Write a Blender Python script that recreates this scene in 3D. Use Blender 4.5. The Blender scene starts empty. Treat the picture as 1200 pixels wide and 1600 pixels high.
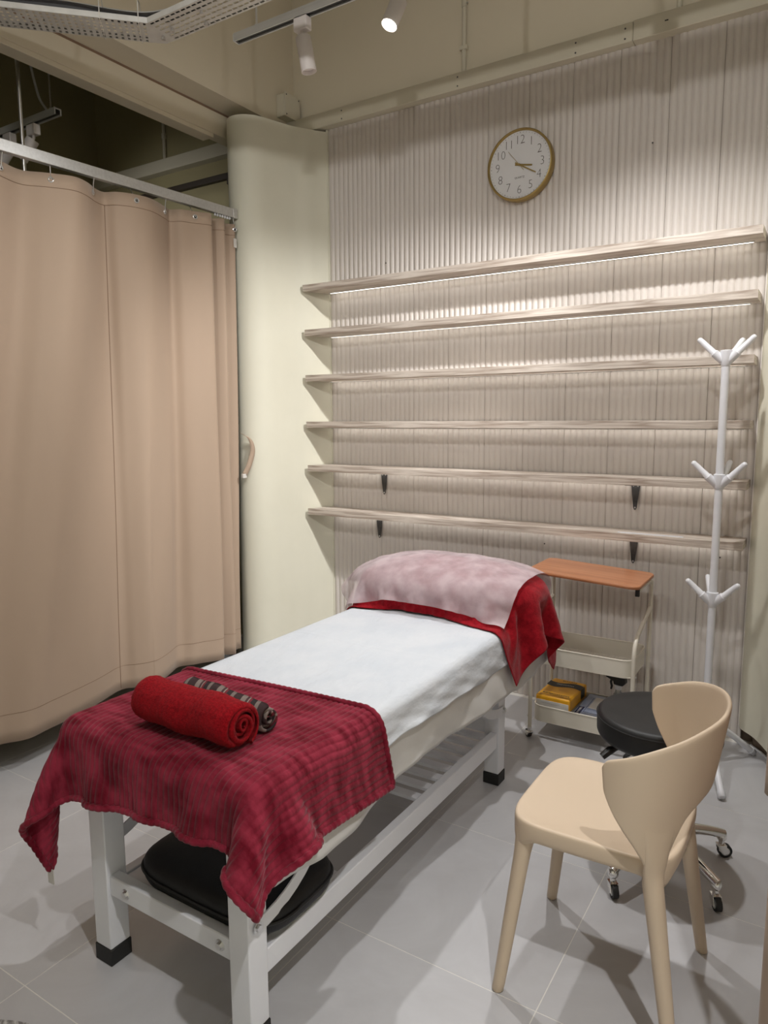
import bpy, bmesh, math, random
import numpy as np
from mathutils import Vector, Matrix
random.seed(4); np.random.seed(4)
PI = math.pi
C = bpy.context.scene.collection
S = bpy.context.scene

# ------------------------------------------------------------------ camera
F, PITCH, YAW, ROLL = 1107.77, 0.131446, -0.563972, -0.005633
CAM = Vector((1.11083, -1.47066, 1.40093))
fw = Vector((math.sin(YAW)*math.cos(PITCH), math.cos(YAW)*math.cos(PITCH), -math.sin(PITCH)))
rt0 = Vector((math.cos(YAW), -math.sin(YAW), 0)); up0 = rt0.cross(fw)
rt = math.cos(ROLL)*rt0 + math.sin(ROLL)*up0; up = -math.sin(ROLL)*rt0 + math.cos(ROLL)*up0
cd = bpy.data.cameras.new('camera'); cam = bpy.data.objects.new('camera', cd); C.objects.link(cam)
cd.sensor_fit = 'HORIZONTAL'; cd.sensor_width = 36.0; cd.lens = F/1200*36.0; cd.clip_start = 0.02
M4 = Matrix((rt, up, -fw)).transposed().to_4x4(); M4.translation = CAM
cam.matrix_world = M4
S.camera = cam

# ------------------------------------------------------------------ world, exposure
w = bpy.data.worlds.new('world'); S.world = w; w.use_nodes = True
w.node_tree.nodes['Background'].inputs[0].default_value = (0.9, 0.92, 1.0, 1)
w.node_tree.nodes['Background'].inputs[1].default_value = 0.05
S.view_settings.view_transform = 'Standard'; S.view_settings.look = 'None'
S.view_settings.gamma = 1.0; S.view_settings.use_curve_mapping = False
S.view_settings.exposure = 0.31
SPOT_W = 64.0          # lit track spots over the bed
ROOM_W = 38.0          # rear track: spot on the clock wall and the added fill spots
LED = 4.6              # shelf strips

# ------------------------------------------------------------------ materials
def mat(name, col, rough=0.6, metal=0.0, sheen=0.0, spec=0.5, emis=None, estr=0.0, trans=0.0, alpha=1.0, coat=0.0):
    m = bpy.data.materials.new(name); m.use_nodes = True
    b = m.node_tree.nodes['Principled BSDF']
    b.inputs['Base Color'].default_value = (*col, 1); b.inputs['Roughness'].default_value = rough
    b.inputs['Metallic'].default_value = metal; b.inputs['Specular IOR Level'].default_value = spec
    b.inputs['Sheen Weight'].default_value = sheen; b.inputs['Sheen Roughness'].default_value = 0.4
    b.inputs['Transmission Weight'].default_value = trans; b.inputs['Alpha'].default_value = alpha
    b.inputs['Coat Weight'].default_value = coat
    if emis: b.inputs['Emission Color'].default_value = (*emis, 1); b.inputs['Emission Strength'].default_value = estr
    return m
def nodes(m): return m.node_tree.nodes, m.node_tree.links, m.node_tree.nodes['Principled BSDF']
def noise_mix(m, c1, c2, scale=(8, 8, 8), detail=6, lo=0.35, hi=0.65, rough=0.55, bump=0.0, bscale=None, dist=0.0, bdist=0.002):
    N, L, b = nodes(m)
    tc = N.new('ShaderNodeTexCoord'); mp = N.new('ShaderNodeMapping'); mp.inputs['Scale'].default_value = scale
    L.new(tc.outputs['Object'], mp.inputs[0])
    n = N.new('ShaderNodeTexNoise'); n.inputs['Scale'].default_value = 1; n.inputs['Detail'].default_value = detail
    n.inputs['Roughness'].default_value = rough; n.inputs['Distortion'].default_value = dist
    L.new(mp.outputs[0], n.inputs['Vector'])
    r = N.new('ShaderNodeValToRGB'); r.color_ramp.elements[0].position = lo; r.color_ramp.elements[1].position = hi
    r.color_ramp.elements[0].color = (*c1, 1); r.color_ramp.elements[1].color = (*c2, 1)
    L.new(n.outputs['Fac'], r.inputs[0]); L.new(r.outputs[0], b.inputs['Base Color'])
    if bump:
        n2 = n
        if bscale:
            mp2 = N.new('ShaderNodeMapping'); mp2.inputs['Scale'].default_value = bscale; L.new(tc.outputs['Object'], mp2.inputs[0])
            n2 = N.new('ShaderNodeTexNoise'); n2.inputs['Scale'].default_value = 1; n2.inputs['Detail'].default_value = 4
            L.new(mp2.outputs[0], n2.inputs['Vector'])
        bp = N.new('ShaderNodeBump'); bp.inputs['Strength'].default_value = bump; bp.inputs['Distance'].default_value = bdist
        L.new(n2.outputs['Fac'], bp.inputs['Height']); L.new(bp.outputs[0], b.inputs['Normal'])
    return m
def nm(name, c1, c2, scale, rgh=0.6, **k):
    extra = {q: k.pop(q) for q in ('metal', 'sheen', 'spec', 'coat') if q in k}
    return noise_mix(mat(name, c1, rgh, **extra), c1, c2, scale, **k)

paint = nm('cream_paint', (0.67, 0.65, 0.535), (0.70, 0.68, 0.565), (3, 3, 3), 0.6, bump=0.15, bscale=(90, 90, 90), bdist=0.0006)
paint_up = nm('beige_upper_paint', (0.64, 0.575, 0.445), (0.665, 0.60, 0.465), (2, 2, 2), 0.65, bump=0.1, bscale=(60, 60, 60), bdist=0.0006)
paint_shaded = nm('shaded_wall_paint', (0.30, 0.265, 0.14), (0.33, 0.285, 0.155), (2, 2, 2), 0.7)  # darkened wall paint: the shade beyond the curtain is put into the colour
panelm = nm('fluted_panel_white', (0.62, 0.575, 0.535), (0.645, 0.60, 0.56), (5, 5, 2), 0.5)
metal_paint = nm('trunking_paint', (0.58, 0.54, 0.43), (0.61, 0.57, 0.455), (4, 4, 4), 0.45)
woodm = nm('whitewashed_oak', (0.33, 0.265, 0.215), (0.62, 0.555, 0.49), (3.5, 22, 75), 0.5, lo=0.34, hi=0.60, dist=0.9, bump=0.12)
brackm = nm('dark_bracket_steel', (0.07, 0.07, 0.072), (0.10, 0.10, 0.10), (40, 40, 40), 0.45, metal=0.6)
tilem = nm('grey_marble_tile', (0.435, 0.43, 0.44), (0.52, 0.52, 0.535), (2.4, 2.4, 2.4), 0.33, lo=0.3, hi=0.72, dist=1.4, rough=0.62)
grout = nm('white_grout', (0.66, 0.64, 0.60), (0.72, 0.70, 0.66), (30, 30, 30), 0.8)
curtm = nm('tan_curtain_cloth', (0.405, 0.302, 0.222), (0.425, 0.317, 0.234), (3, 3, 1), 0.75, sheen=0.15, bump=0.12, bscale=(900, 900, 900), bdist=0.0004)
stitch = mat('brown_stitch', (0.22, 0.14, 0.09), 0.8)
alum = nm('aluminium', (0.55, 0.55, 0.54), (0.62, 0.62, 0.61), (3, 80, 80), 0.42, metal=0.55)
steel = mat('bright_steel', (0.72, 0.72, 0.72), 0.28, 1.0)
chrome = mat('chrome', (0.80, 0.79, 0.77), 0.10, 1.0)
whitem = nm('white_powder_coat', (0.725, 0.735, 0.775), (0.76, 0.77, 0.805), (6, 6, 6), 0.35)
sheetm = nm('white_nonwoven_sheet', (0.545, 0.585, 0.635), (0.60, 0.63, 0.67), (9, 6, 9), 0.75, bump=0.4, bscale=(34, 15, 34), bdist=0.012)
sheetm2 = nm('white_under_sheet', (0.58, 0.575, 0.56), (0.63, 0.625, 0.61), (6, 6, 6), 0.75, bump=0.35, bscale=(10, 7, 10), bdist=0.008)
blackrub = mat('black_rubber', (0.012, 0.012, 0.012), 0.6)
blackvin = nm('black_vinyl', (0.012, 0.0125, 0.013), (0.017, 0.0175, 0.018), (9, 9, 9), 0.5, spec=0.4)
blackfab = nm('black_leatherette', (0.004, 0.004, 0.005), (0.008, 0.008, 0.009), (30, 30, 30), 0.6, bump=0.3, bscale=(160, 160, 160))
chairm = nm('beige_plastic', (0.575, 0.465, 0.345), (0.59, 0.475, 0.355), (4, 4, 4), 0.45, spec=0.35)
trolm = nm('cream_enamel', (0.68, 0.64, 0.545), (0.71, 0.67, 0.575), (6, 6, 6), 0.35)
brownwood = nm('cherry_wood', (0.36, 0.135, 0.055), (0.50, 0.215, 0.10), (2.5, 30, 30), 0.38, lo=0.3, hi=0.7, dist=0.6)
blanketm = nm('crimson_plush', (0.115, 0.0035, 0.012), (0.27, 0.026, 0.050), (10, 40, 14), 0.85, lo=0.36, hi=0.64, sheen=0.18, bump=0.5, bscale=(500, 500, 500), spec=0.1)
redtow = nm('red_terry', (0.20, 0.002, 0.006), (0.34, 0.006, 0.012), (160, 160, 160), 0.9, lo=0.35, hi=0.65, sheen=0.04, bump=0.9, bscale=(420, 420, 420), spec=0.1, bdist=0.004)
redcloth = nm('red_pillow_towel', (0.22, 0.004, 0.010), (0.32, 0.008, 0.016), (60, 60, 60), 0.9, sheen=0.15, bump=0.7, bscale=(260, 260, 260), spec=0.1, bdist=0.003)
goldm = mat('brass_rim', (0.40, 0.29, 0.11), 0.42, 0.8)
facem = nm('clock_face_white', (0.70, 0.70, 0.71), (0.73, 0.73, 0.74), (10, 10, 10), 0.35)
greyink = mat('grey_numerals', (0.12, 0.11, 0.10), 0.5)
ledm = mat('led_strip_lit', (1, 1, 1), 0.5, emis=(1.0, 0.97, 0.90), estr=LED)
lensm = mat('spot_lens_lit', (1, 1, 1), 0.5, emis=(1.0, 0.95, 0.85), estr=9)
lampm = nm('lamp_white', (0.72, 0.67, 0.65), (0.75, 0.70, 0.68), (8, 8, 8), 0.5)
galv = nm('galvanised_tray', (0.56, 0.55, 0.52), (0.63, 0.62, 0.59), (20, 20, 20), 0.45, metal=0.2)
cablem = nm('black_cable', (0.012, 0.012, 0.014), (0.02, 0.02, 0.022), (20, 20, 20), 0.55)
greyfoam = nm('grey_pipe', (0.45, 0.45, 0.44), (0.5, 0.5, 0.49), (8, 8, 8), 0.6)
brownm = nm('brown_kick_laminate', (0.16, 0.115, 0.08), (0.21, 0.155, 0.11), (3, 30, 30), 0.45)
ceilm = nm('ceiling_paint', (0.74, 0.72, 0.66), (0.77, 0.75, 0.69), (2, 2, 2), 0.8)
yellowm = nm('yellow_pack', (0.75, 0.36, 0.012), (0.80, 0.40, 0.02), (12, 12, 12), 0.35)
blackp = mat('black_print', (0.012, 0.014, 0.013), 0.4)
whitep = nm('white_paper', (0.60, 0.58, 0.54), (0.66, 0.64, 0.60), (9, 9, 9), 0.6)
bluepack = nm('blue_grey_pack', (0.24, 0.29, 0.42), (0.36, 0.40, 0.50), (14, 14, 14), 0.28)
navy = mat('navy_print', (0.012, 0.016, 0.06), 0.4)
clearpl = mat('clear_plastic', (0.9, 0.92, 0.93), 0.12, trans=0.9)
blackpl = mat('black_plastic', (0.012, 0.012, 0.012), 0.35)
matm = nm('grey_marbled_mat', (0.20, 0.19, 0.185), (0.60, 0.585, 0.57), (22, 22, 22), 0.8, lo=0.42, hi=0.6, dist=2.0)
darkwood = mat('dark_track_paint', (0.04, 0.028, 0.018), 0.5)

# translucent pillow veil: thin nonwoven mixed with transparency
veil = bpy.data.materials.new('pale_nonwoven_veil'); veil.use_nodes = True
_N, _L = veil.node_tree.nodes, veil.node_tree.links; _b = _N['Principled BSDF']
_b.inputs['Base Color'].default_value = (0.60, 0.50, 0.53, 1); _b.inputs['Roughness'].default_value = 0.8
_t = _N.new('ShaderNodeBsdfTransparent'); _mx = _N.new('ShaderNodeMixShader')
_tc = _N.new('ShaderNodeTexCoord'); _n = _N.new('ShaderNodeTexNoise'); _n.inputs['Scale'].default_value = 16; _n.inputs['Detail'].default_value = 5
_r = _N.new('ShaderNodeMapRange'); _r.inputs[1].default_value = 0.35; _r.inputs[2].default_value = 0.65; _r.inputs[3].default_value = 0.50; _r.inputs[4].default_value = 0.72
_L.new(_tc.outputs['Object'], _n.inputs['Vector']); _L.new(_n.outputs['Fac'], _r.inputs[0]); _L.new(_r.outputs[0], _mx.inputs[0])
_L.new(_t.outputs[0], _mx.inputs[1]); _L.new(_b.outputs[0], _mx.inputs[2]); _L.new(_mx.outputs[0], _N['Material Output'].inputs[0])

# striped cloth (bands along the generated U of the roll stored in an attribute)
stripem = bpy.data.materials.new('brown_striped_cloth'); stripem.use_nodes = True
_N, _L = stripem.node_tree.nodes, stripem.node_tree.links; _b = _N['Principled BSDF']; _b.inputs['Roughness'].default_value = 0.9
_a = _N.new('ShaderNodeAttribute'); _a.attribute_name = 'band'
_ma = _N.new('ShaderNodeMath'); _ma.operation = 'FRACT'; _L.new(_a.outputs['Fac'], _ma.inputs[0])
_rp = _N.new('ShaderNodeValToRGB'); _rp.color_ramp.interpolation = 'CONSTANT'
for i, (p, c) in enumerate([(0, (0.030, 0.012, 0.013)), (0.30, (0.20, 0.16, 0.14)), (0.48, (0.05, 0.018, 0.02)), (0.56, (0.26, 0.21, 0.18)), (0.60, (0.14, 0.012, 0.02)), (0.68, (0.018, 0.010, 0.011)), (0.86, (0.17, 0.135, 0.12))]):
    e = _rp.color_ramp.elements[i] if i < 2 else _rp.color_ramp.elements.new(p)
    e.position = p; e.color = (*c, 1)
_L.new(_ma.outputs[0], _rp.inputs[0]); _L.new(_rp.outputs[0], _b.inputs['Base Color'])

# ------------------------------------------------------------------ mesh helpers
class MB:
    def __init__(s): s.v = []; s.f = []
    def add(s, v, f):
        o = len(s.v); s.v += [tuple(p) for p in v]; s.f += [tuple(i+o for i in q) for q in f]; return s
    def box(s, x0, x1, y0, y1, z0, z1):
        return s.add([(x0,y0,z0),(x1,y0,z0),(x1,y1,z0),(x0,y1,z0),(x0,y0,z1),(x1,y0,z1),(x1,y1,z1),(x0,y1,z1)],
                     [(3,2,1,0),(4,5,6,7),(0,1,5,4),(1,2,6,5),(2,3,7,6),(3,0,4,7)])
    def prism(s, pts, z0, z1):                       # pts counter-clockwise in XY
        n = len(pts)
        v = [(x, y, z0) for x, y in pts]+[(x, y, z1) for x, y in pts]
        f = [tuple(range(n-1, -1, -1)), tuple(range(n, 2*n))]+[(i, (i+1) % n, n+(i+1) % n, n+i) for i in range(n)]
        return s.add(v, f)
    def prismx(s, pts, x0, x1):                      # outline in (y,z), swept along x
        n = len(pts)
        v = [(x0, y, z) for y, z in pts]+[(x1, y, z) for y, z in pts]
        f = [tuple(range(n-1, -1, -1)), tuple(range(n, 2*n))]+[(i, (i+1) % n, n+(i+1) % n, n+i) for i in range(n)]
        return s.add(v, f)
    def tube(s, path, r, n=12, caps=True, closed=False):
        P = [Vector(p) for p in path]; m = len(P); R = r if hasattr(r, '__len__') else [r]*m
        v = []; prev = None
        for i, p in enumerate(P):
            a = P[i-1] if (i > 0 or closed) else p; b = P[(i+1) % m] if (i < m-1 or closed) else p
            t = (b-a).normalized()
            if prev is None:
                h = Vector((0, 0, 1)) if abs(t.z) < 0.9 else Vector((1, 0, 0)); u = t.cross(h).normalized()
            else:
                u = (prev-t*prev.dot(t)).normalized()
            prev = u; q = t.cross(u)
            for k in range(n):
                a_ = 2*PI*k/n; v.append(p+(u*math.cos(a_)+q*math.sin(a_))*R[i])
        f = []
        for i in range(m if closed else m-1):
            for k in range(n):
                f.append((i*n+k, i*n+(k+1) % n, ((i+1) % m)*n+(k+1) % n, ((i+1) % m)*n+k))
        if caps and not closed:
            f.append(tuple(range(n-1, -1, -1))); f.append(tuple((m-1)*n+k for k in range(n)))
        return s.add(v, f)
    def lathe(s, prof, n=32, M=None):                # prof: (radius, height) from bottom to top along Z
        v = []; f = []
        for r, z in prof:
            for k in range(n): v.append(Vector((r*math.cos(2*PI*k/n), r*math.sin(2*PI*k/n), z)))
        for i in range(len(prof)-1):
            for k in range(n): f.append((i*n+k, i*n+(k+1) % n, (i+1)*n+(k+1) % n, (i+1)*n+k))
        f.append(tuple(range(n-1, -1, -1))); f.append(tuple((len(prof)-1)*n+k for k in range(n)))
        if M is not None: v = [M @ p for p in v]
        return s.add(v, f)
    def grid(s, P):                                  # P[nu][nv] of points
        P = np.asarray(P); a, b = P.shape[:2]
        f = [(i*b+j, (i+1)*b+j, (i+1)*b+j+1, i*b+j+1) for i in range(a-1) for j in range(b-1)]
        return s.add(P.reshape(-1, 3).tolist(), f)
    def mesh(s, name):
        me = bpy.data.meshes.new(name); me.from_pydata([tuple(p) for p in s.v], [], s.f); me.update(); return me
def setsmooth(me, ang=35):
    me.polygons.foreach_set('use_smooth', [True]*len(me.polygons))
    if ang: me.set_sharp_from_angle(angle=math.radians(ang))
def obj(name, mb, m, parent=None, bevel=0.0, seg=2, smooth=35, sub=0, solid=0.0, off=0.0, loc=None):
    me = mb.mesh(name) if isinstance(mb, MB) else mb
    if smooth is not None: setsmooth(me, smooth)
    if m is not None and not me.materials: me.materials.append(m)
    o = bpy.data.objects.new(name, me); C.objects.link(o)
    if parent is not None: o.parent = parent
    if loc is not None: o.location = loc
    if solid:
        md = o.modifiers.new('solid', 'SOLIDIFY'); md.thickness = solid; md.offset = off
    if bevel:
        md = o.modifiers.new('bevel', 'BEVEL'); md.width = bevel; md.segments = seg; md.limit_method = 'ANGLE'; md.angle_limit = math.radians(40); md.harden_normals = False
    if sub:
        md = o.modifiers.new('sub', 'SUBSURF'); md.levels = sub; md.render_levels = sub
    return o
def tag(o, label, cat, group=None):
    o['label'] = label; o['category'] = cat
    if group: o['group'] = group
    return o
def thing(name, label, cat, loc=(0, 0, 0), rotz=0.0, group=None):
    o = bpy.data.objects.new(name, None); C.objects.link(o); o.location = loc; o.rotation_euler = (0, 0, rotz); o.empty_display_size = 0.1
    return tag(o, label, cat, group)
def struct(name, mb, m, label=None, parent=None, **k):
    o = obj(name, mb, m, parent, **k)
    if parent is None: o['kind'] = 'structure'
    if label: o['label'] = label
    return o
def copy_child(o, parent, loc=None):
    c = o.copy(); C.objects.link(c); c.parent = parent
    if loc is not None: c.location = loc
    return c
def text_mesh(txt, size, depth=0.0005, align='CENTER', off=0.0, sx=1.0):
    cu = bpy.data.curves.new('lettering', 'FONT'); cu.body = txt; cu.size = size; cu.align_x = align; cu.align_y = 'CENTER'
    cu.extrude = depth/2; cu.offset = off; cu.resolution_u = 3
    t = bpy.data.objects.new('lettering', cu); C.objects.link(t)
    dg = bpy.context.evaluated_depsgraph_get(); dg.update()
    me = bpy.data.meshes.new_from_object(t.evaluated_get(dg)); me.materials.clear()
    bpy.data.objects.remove(t); bpy.data.curves.remove(cu)
    if sx != 1.0:
        for q in me.vertices: q.co.x *= sx
    return me
def catmull(pts, n):
    P = np.array(pts, float); out = []
    Q = np.vstack([2*P[0]-P[1], P, 2*P[-1]-P[-2]])
    for i in range(1, len(Q)-2):
        for k in range(n):
            t = k/n; p0, p1, p2, p3 = Q[i-1], Q[i], Q[i+1], Q[i+2]
            out.append(0.5*((2*p1)+(-p0+p2)*t+(2*p0-5*p1+4*p2-p3)*t*t+(-p0+3*p1-3*p2+p3)*t**3))
    out.append(P[-1]); return np.array(out)
def lerp(a, b, t): return a+(b-a)*t
def look(loc, target):
    d = (Vector(target)-Vector(loc)).normalized()
    return d.to_track_quat('-Z', 'Y')

# ================================================================== STRUCTURE
YW = 1.85      # plaster of back wall
XL, XR, YF, ZC = -3.3, 2.4, -3.4, 3.7
# floor: grout bed + tiles
floor = struct('floor', MB().box(XL-.1, XR+.1, YF-.1, YW+.1, -0.06, -0.0006), grout, 'light grey tiled floor with thin white joints', smooth=None)
xs = [-3.51, -2.91, -2.31, -1.71, -1.11, -0.51, 0.0, 0.6, 1.2, 1.8, 2.4]
ys = [-3.6+0.6*i for i in range(10)]
g = 0.0015
tile_cache = {}
for i in range(len(xs)-1):
    for j in range(len(ys)-1):
        x0, x1 = max(xs[i], XL), min(xs[i+1], XR); y0, y1 = max(ys[j], YF), min(ys[j+1], YW)
        if x1-x0 < .02 or y1-y0 < .02: continue
        key = (round(x1-x0, 3), round(y1-y0, 3))
        if key not in tile_cache:
            hx, hy = key[0]/2-g, key[1]/2-g
            me = MB().box(-hx, hx, -hy, hy, -0.01, 0.0).mesh('tile'); me.materials.append(tilem); tile_cache[key] = me
        o = bpy.data.objects.new('tile', tile_cache[key]); C.objects.link(o); o.parent = floor; o.location = ((x0+x1)/2, (y0+y1)/2, 0)
struct('ceiling', MB().box(XL-.1, XR+.1, YF-.1, YW+.1, ZC, ZC+.1), ceilm, 'plain dim ceiling high above the cubicle', smooth=None)
wall_back = struct('wall_back', MB().box(XL-.1, XR+.1, YW, YW+.1, 0, ZC), paint_up, 'beige back wall above and behind the fluted panelling', smooth=None)
struct('wall_left', MB().box(XL-.1, XL, YF, YW, 0, ZC), paint_shaded, 'wall of the neighbouring cubicle in the same shade-toned olive colour', smooth=None)
struct('wall_right', MB().box(XR, XR+.1, YF, YW, 0, ZC), paint, 'cream side wall beyond the open curtain', smooth=None)
struct('wall_front', MB().box(XL-.1, XR+.1, YF-.1, YF, 0, ZC), paint, 'cream wall behind the camera', smooth=None)

# fluted panels, children of the back wall
PX0, PX1, PZ = -1.325, 0.838, 2.956
seams = [PX0]+[0.645-0.205*k for k in range(9, -1, -1)]+[PX1]
def flute_panel(x0, x1):
    n = max(1, round((x1-x0)/0.0293)); p = (x1-x0-.0012)/n; prof = []
    for k in range(n):
        for q in range(9):
            t = q/9; prof.append((x0+.0006+(k+t)*p, 1.836-0.0062*math.sin(PI*t)**0.8))
    prof.append((x1-.0006, 1.836)); prof += [(x1-.0006, YW), (x0+.0006, YW)]
    mb = MB(); mb.prism([(x, y) for x, y in prof], 0.001, PZ); return mb
for a, b in zip(seams[:-1], seams[1:]):
    obj('fluted_panel', flute_panel(a, b), panelm, wall_back, smooth=50)
obj('edge_bead', MB().box(PX0-.012, PX0-.0005, 1.826, YW, 0, PZ), paint, wall_back, bevel=.002)
obj('edge_bead', MB().box(PX1+.0005, PX1+.014, 1.822, YW, 0, PZ), panelm, wall_back, bevel=.002)
# screw heads on the panelling
for px, pz in [(-.955, 2.215), (-.30, 2.62), (.27, 1.9), (-.05, .79), (.73, .80), (.38, 2.55)]:
    obj('screw', MB().lathe([(0.0035, 0), (0.0035, .002)], 8, Matrix.Translation((px, 1.8285, pz)) @ Matrix.Rotation(PI/2, 4, 'X')), brackm, wall_back)

# trunking along the wall
trim1 = struct('trim_1', MB().box(XL, 0.292, 1.785, YW, 2.957, 3.032), metal_paint, 'painted box trunking running along the wall above the fluted panels', bevel=.003)
obj('trunking_length', MB().box(0.2935, XR, 1.782, YW, 2.955, 3.034), metal_paint, trim1, bevel=.003)
for px in (-1.2, -.52, .05, .26, .33, .43, .75, 1.3):
    for pz in (2.972, 3.012):
        obj('screw', MB().lathe([(0.004, 0), (0.003, .002)], 8, Matrix.Translation((px, 1.785, pz)) @ Matrix.Rotation(PI/2, 4, 'X')), brackm, trim1)
obj('cable_hole', MB().box(.418, .432, 1.7815, 1.784, 2.995, 3.0), blackpl, trim1)
# two conduits rising from the trunking
for k, px in enumerate((-0.512, 0.462)):
    c = thing('wall_conduit', ['thin painted conduit rising up the wall from the trunking, with a coupler', 'short painted conduit rising from the trunking by the trunking joint'][k], 'conduit', (px, 1.838, 3.03))
    obj('pipe', MB().tube([(0, 0, 0), (0, 0, ZC-3.03)], .011, 14), metal_paint, c)
    if k == 0:
        obj('coupler', MB().lathe([(.0135, .31), (.0135, .36)], 14), metal_paint, c)
        obj('screw', MB().tube([(.012, -.002, .325), (.022, -.006, .325)], .004, 8), steel, c)
    for z in (.12, .55): obj('saddle_clip', MB().box(-.02, .02, -.013, .006, z, z+.018), metal_paint, c, bevel=.002)

# left S-curved wall
sl = [(-1.322, 1.838), (-1.345, 1.808), (-1.367, 1.775), (-1.39, 1.733), (-1.428, 1.673), (-1.456, 1.601), (-1.478, 1.527), (-1.497, 1.471), (-1.525, 1.430), (-1.564, 1.403), (-1.613, 1.393), (-1.66, 1.408), (-1.70, 1.445), (-1.725, 1.50), (-1.735, 1.58)]
cur = [tuple(p) for p in catmull(sl, 5)]
pl = cur+[(-1.735, 1.849), (-1.322, 1.849)]
struct('wall_s_curve', MB().prism(pl[::-1] if sum((pl[i][0]*pl[(i+1) % len(pl)][1]-pl[(i+1) % len(pl)][0]*pl[i][1]) for i in range(len(pl))) < 0 else pl, 0, 2.945), paint, 'cream wall with a rounded nose curving out beside the tan curtain', smooth=25)
# right curved wall with recessed brown kick
sr = [(.840, 1.838), (.850, 1.79), (.868, 1.762), (.892, 1.735), (.917, 1.699), (.951, 1.632), (.972, 1.582), (.988, 1.53), (1.005, 1.482), (1.032, 1.437), (1.07, 1.407), (1.12, 1.396), (1.17, 1.411), (1.23, 1.46), (1.27, 1.58)]
cr = [tuple(p) for p in catmull(sr, 5)]
def ccw(p): 
    a = sum(p[i][0]*p[(i+1) % len(p)][1]-p[(i+1) % len(p)][0]*p[i][1] for i in range(len(p)))
    return p if a > 0 else p[::-1]
wr = struct('wall_curve_right', MB().prism(ccw(cr+[(1.27, 1.849), (.840, 1.849)]), 0.075, 2.945), paint, 'cream wall curving out beside the coat stand', smooth=25)
def inset(pts, d):
    out = []
    for i, p in enumerate(pts):
        a = Vector(pts[max(i-1, 0)]); b = Vector(pts[min(i+1, len(pts)-1)]); t = (b-a).normalized(); n = Vector((-t.y, t.x))
        q = Vector(p)+n*d; out.append((max(q.x, .8405), min(q.y, 1.848)))
    return out
ki = inset(cr, .055)
kick = obj('kick_board', MB().prism(ccw(ki+[(1.26, 1.849), (.8405, 1.849)]), 0, 0.076), brownm, wr, smooth=25); kick['label'] = 'brown recessed kick board'
st = inset(cr, .042)
obj('floor_strip', MB().tube([(x, y, .004) for x, y in st[8:]], .005, 8), whitem, wr)

# upper wall, soffit and beam at left
struct('wall_upper_left', MB().box(-1.72, -1.574, YF, YW, 2.996, ZC), paint_up, 'bright beige upper wall above the curtained side', smooth=None)
beam = struct('trim_2', MB().box(-1.80, -1.7215, YF, YW, 2.875, 3.25), paint_up, 'long beige beam hanging below the upper wall over the curtain', bevel=.003)
obj('beam_batten', MB().box(-1.80, -1.722, YF, 1.37, 2.853, 2.8745), paint_up, beam, bevel=.002)
obj('joint_strip', MB().box(-1.7212, -1.7205, YF, YW, 2.985, 2.9955), stitch, beam)

# neighbour side: skin over the back wall, its shade put into the colour
struct('wall_neighbour', MB().box(XL, -1.735, 1.842, YW, 0, ZC), paint_shaded, 'shaded back wall seen over the curtain, the shade put into its dark olive colour', smooth=None)

# ================================================================== LIGHT TRACKS
def spot_lamp(name, label, x, y, ztrack, head_len, aim, lit, group=None, power=SPOT_W, cone=100):
    r = thing(name, label, 'spotlight', (x, y, ztrack), 0, group)
    obj('adapter', MB().box(-.032, .032, -.018, .018, -.05, -.002), lampm, r, bevel=.004)
    a = Vector(aim).normalized(); piv = Vector((0, 0, -.062))
    obj('swivel_stem', MB().tube([(0, 0, -.045), tuple(piv), tuple(piv+a*.02)], .007, 10), lampm, r)
    q = a.to_track_quat('Z', 'Y').to_matrix().to_4x4(); Mx = Matrix.Translation(piv+a*.006) @ q
    R_ = .030
    h = obj('lamp_head', MB().lathe([(R_*.9, 0), (R_, .004), (R_, head_len), (R_*.93, head_len), (R_*.86, head_len-.014), (R_*.8, head_len-.015)], 28, Mx), lampm, r, smooth=40)
    face = piv+a*(.006+head_len-.012)
    if lit:
        obj('lens', MB().lathe([(R_*.84, head_len-.0135), (R_*.5, head_len-.008), (.004, head_len-.006)], 24, Mx), lensm, r)['label'] = 'glowing lamp lens'
        ld = bpy.data.lights.new('spot_light', 'SPOT'); ld.energy = power; ld.spot_size = math.radians(cone); ld.spot_blend = 0.8; ld.shadow_soft_size = .028
        ld.color = (1.0, 0.985, 0.972)
        lo = bpy.data.objects.new('spot_light', ld); C.objects.link(lo); lo.parent = r
        lo.location = piv+a*(.006+head_len+.004); lo.rotation_mode = 'QUATERNION'; lo.rotation_quaternion = a.to_track_quat('-Z', 'Y')
    else:
        obj('lens', MB().lathe([(R_*.84, head_len-.0135), (.004, head_len-.012)], 24, Mx), lampm, r)
    return r
def track(name, label, p0, p1, rods, m_body=alum, slot=True):
    x0, y, z = p0; x1 = p1[0]
    t = thing(name, label, 'track', (x0, y, z))
    L_ = x1-x0; W = .018
    mb = MB()
    mb.box(0, L_, -W, W, .024, .030); mb.box(0, L_, -W, -W+.006, 0, .024); mb.box(0, L_, W-.006, W, 0, .024)
    obj('rail_body', mb, m_body, t, smooth=None)
    obj('conductor_slot', MB().box(.004, L_-.004, -W+.007, W-.007, .006, .0235), blackpl, t)
    obj('end_cap', MB().box(-.006, -.0005, -W, W, 0, .030), m_body, t, bevel=.002)
    for rx in rods: obj('hanger_rod', MB().tube([(rx, 0, .030), (rx, 0, ZC-z)], .0045, 8), steel, t); obj('hanger_nut', MB().lathe([(.008, .030), (.008, .042)], 6, Matrix.Translation((rx, 0, 0))), steel, t)
    return t
TY, TZ = .885, 2.945
track('lighting_track', 'grey lighting track hung on thin rods over the massage bed', (-1.087, TY, TZ), (1.5, TY, TZ), (.11, 1.2, 2.3))
spot_lamp('track_spotlight', 'unlit white track spotlight pointing down near the track end', -.742, TY, TZ, .128, (.12, .13, -1), False)
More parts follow.
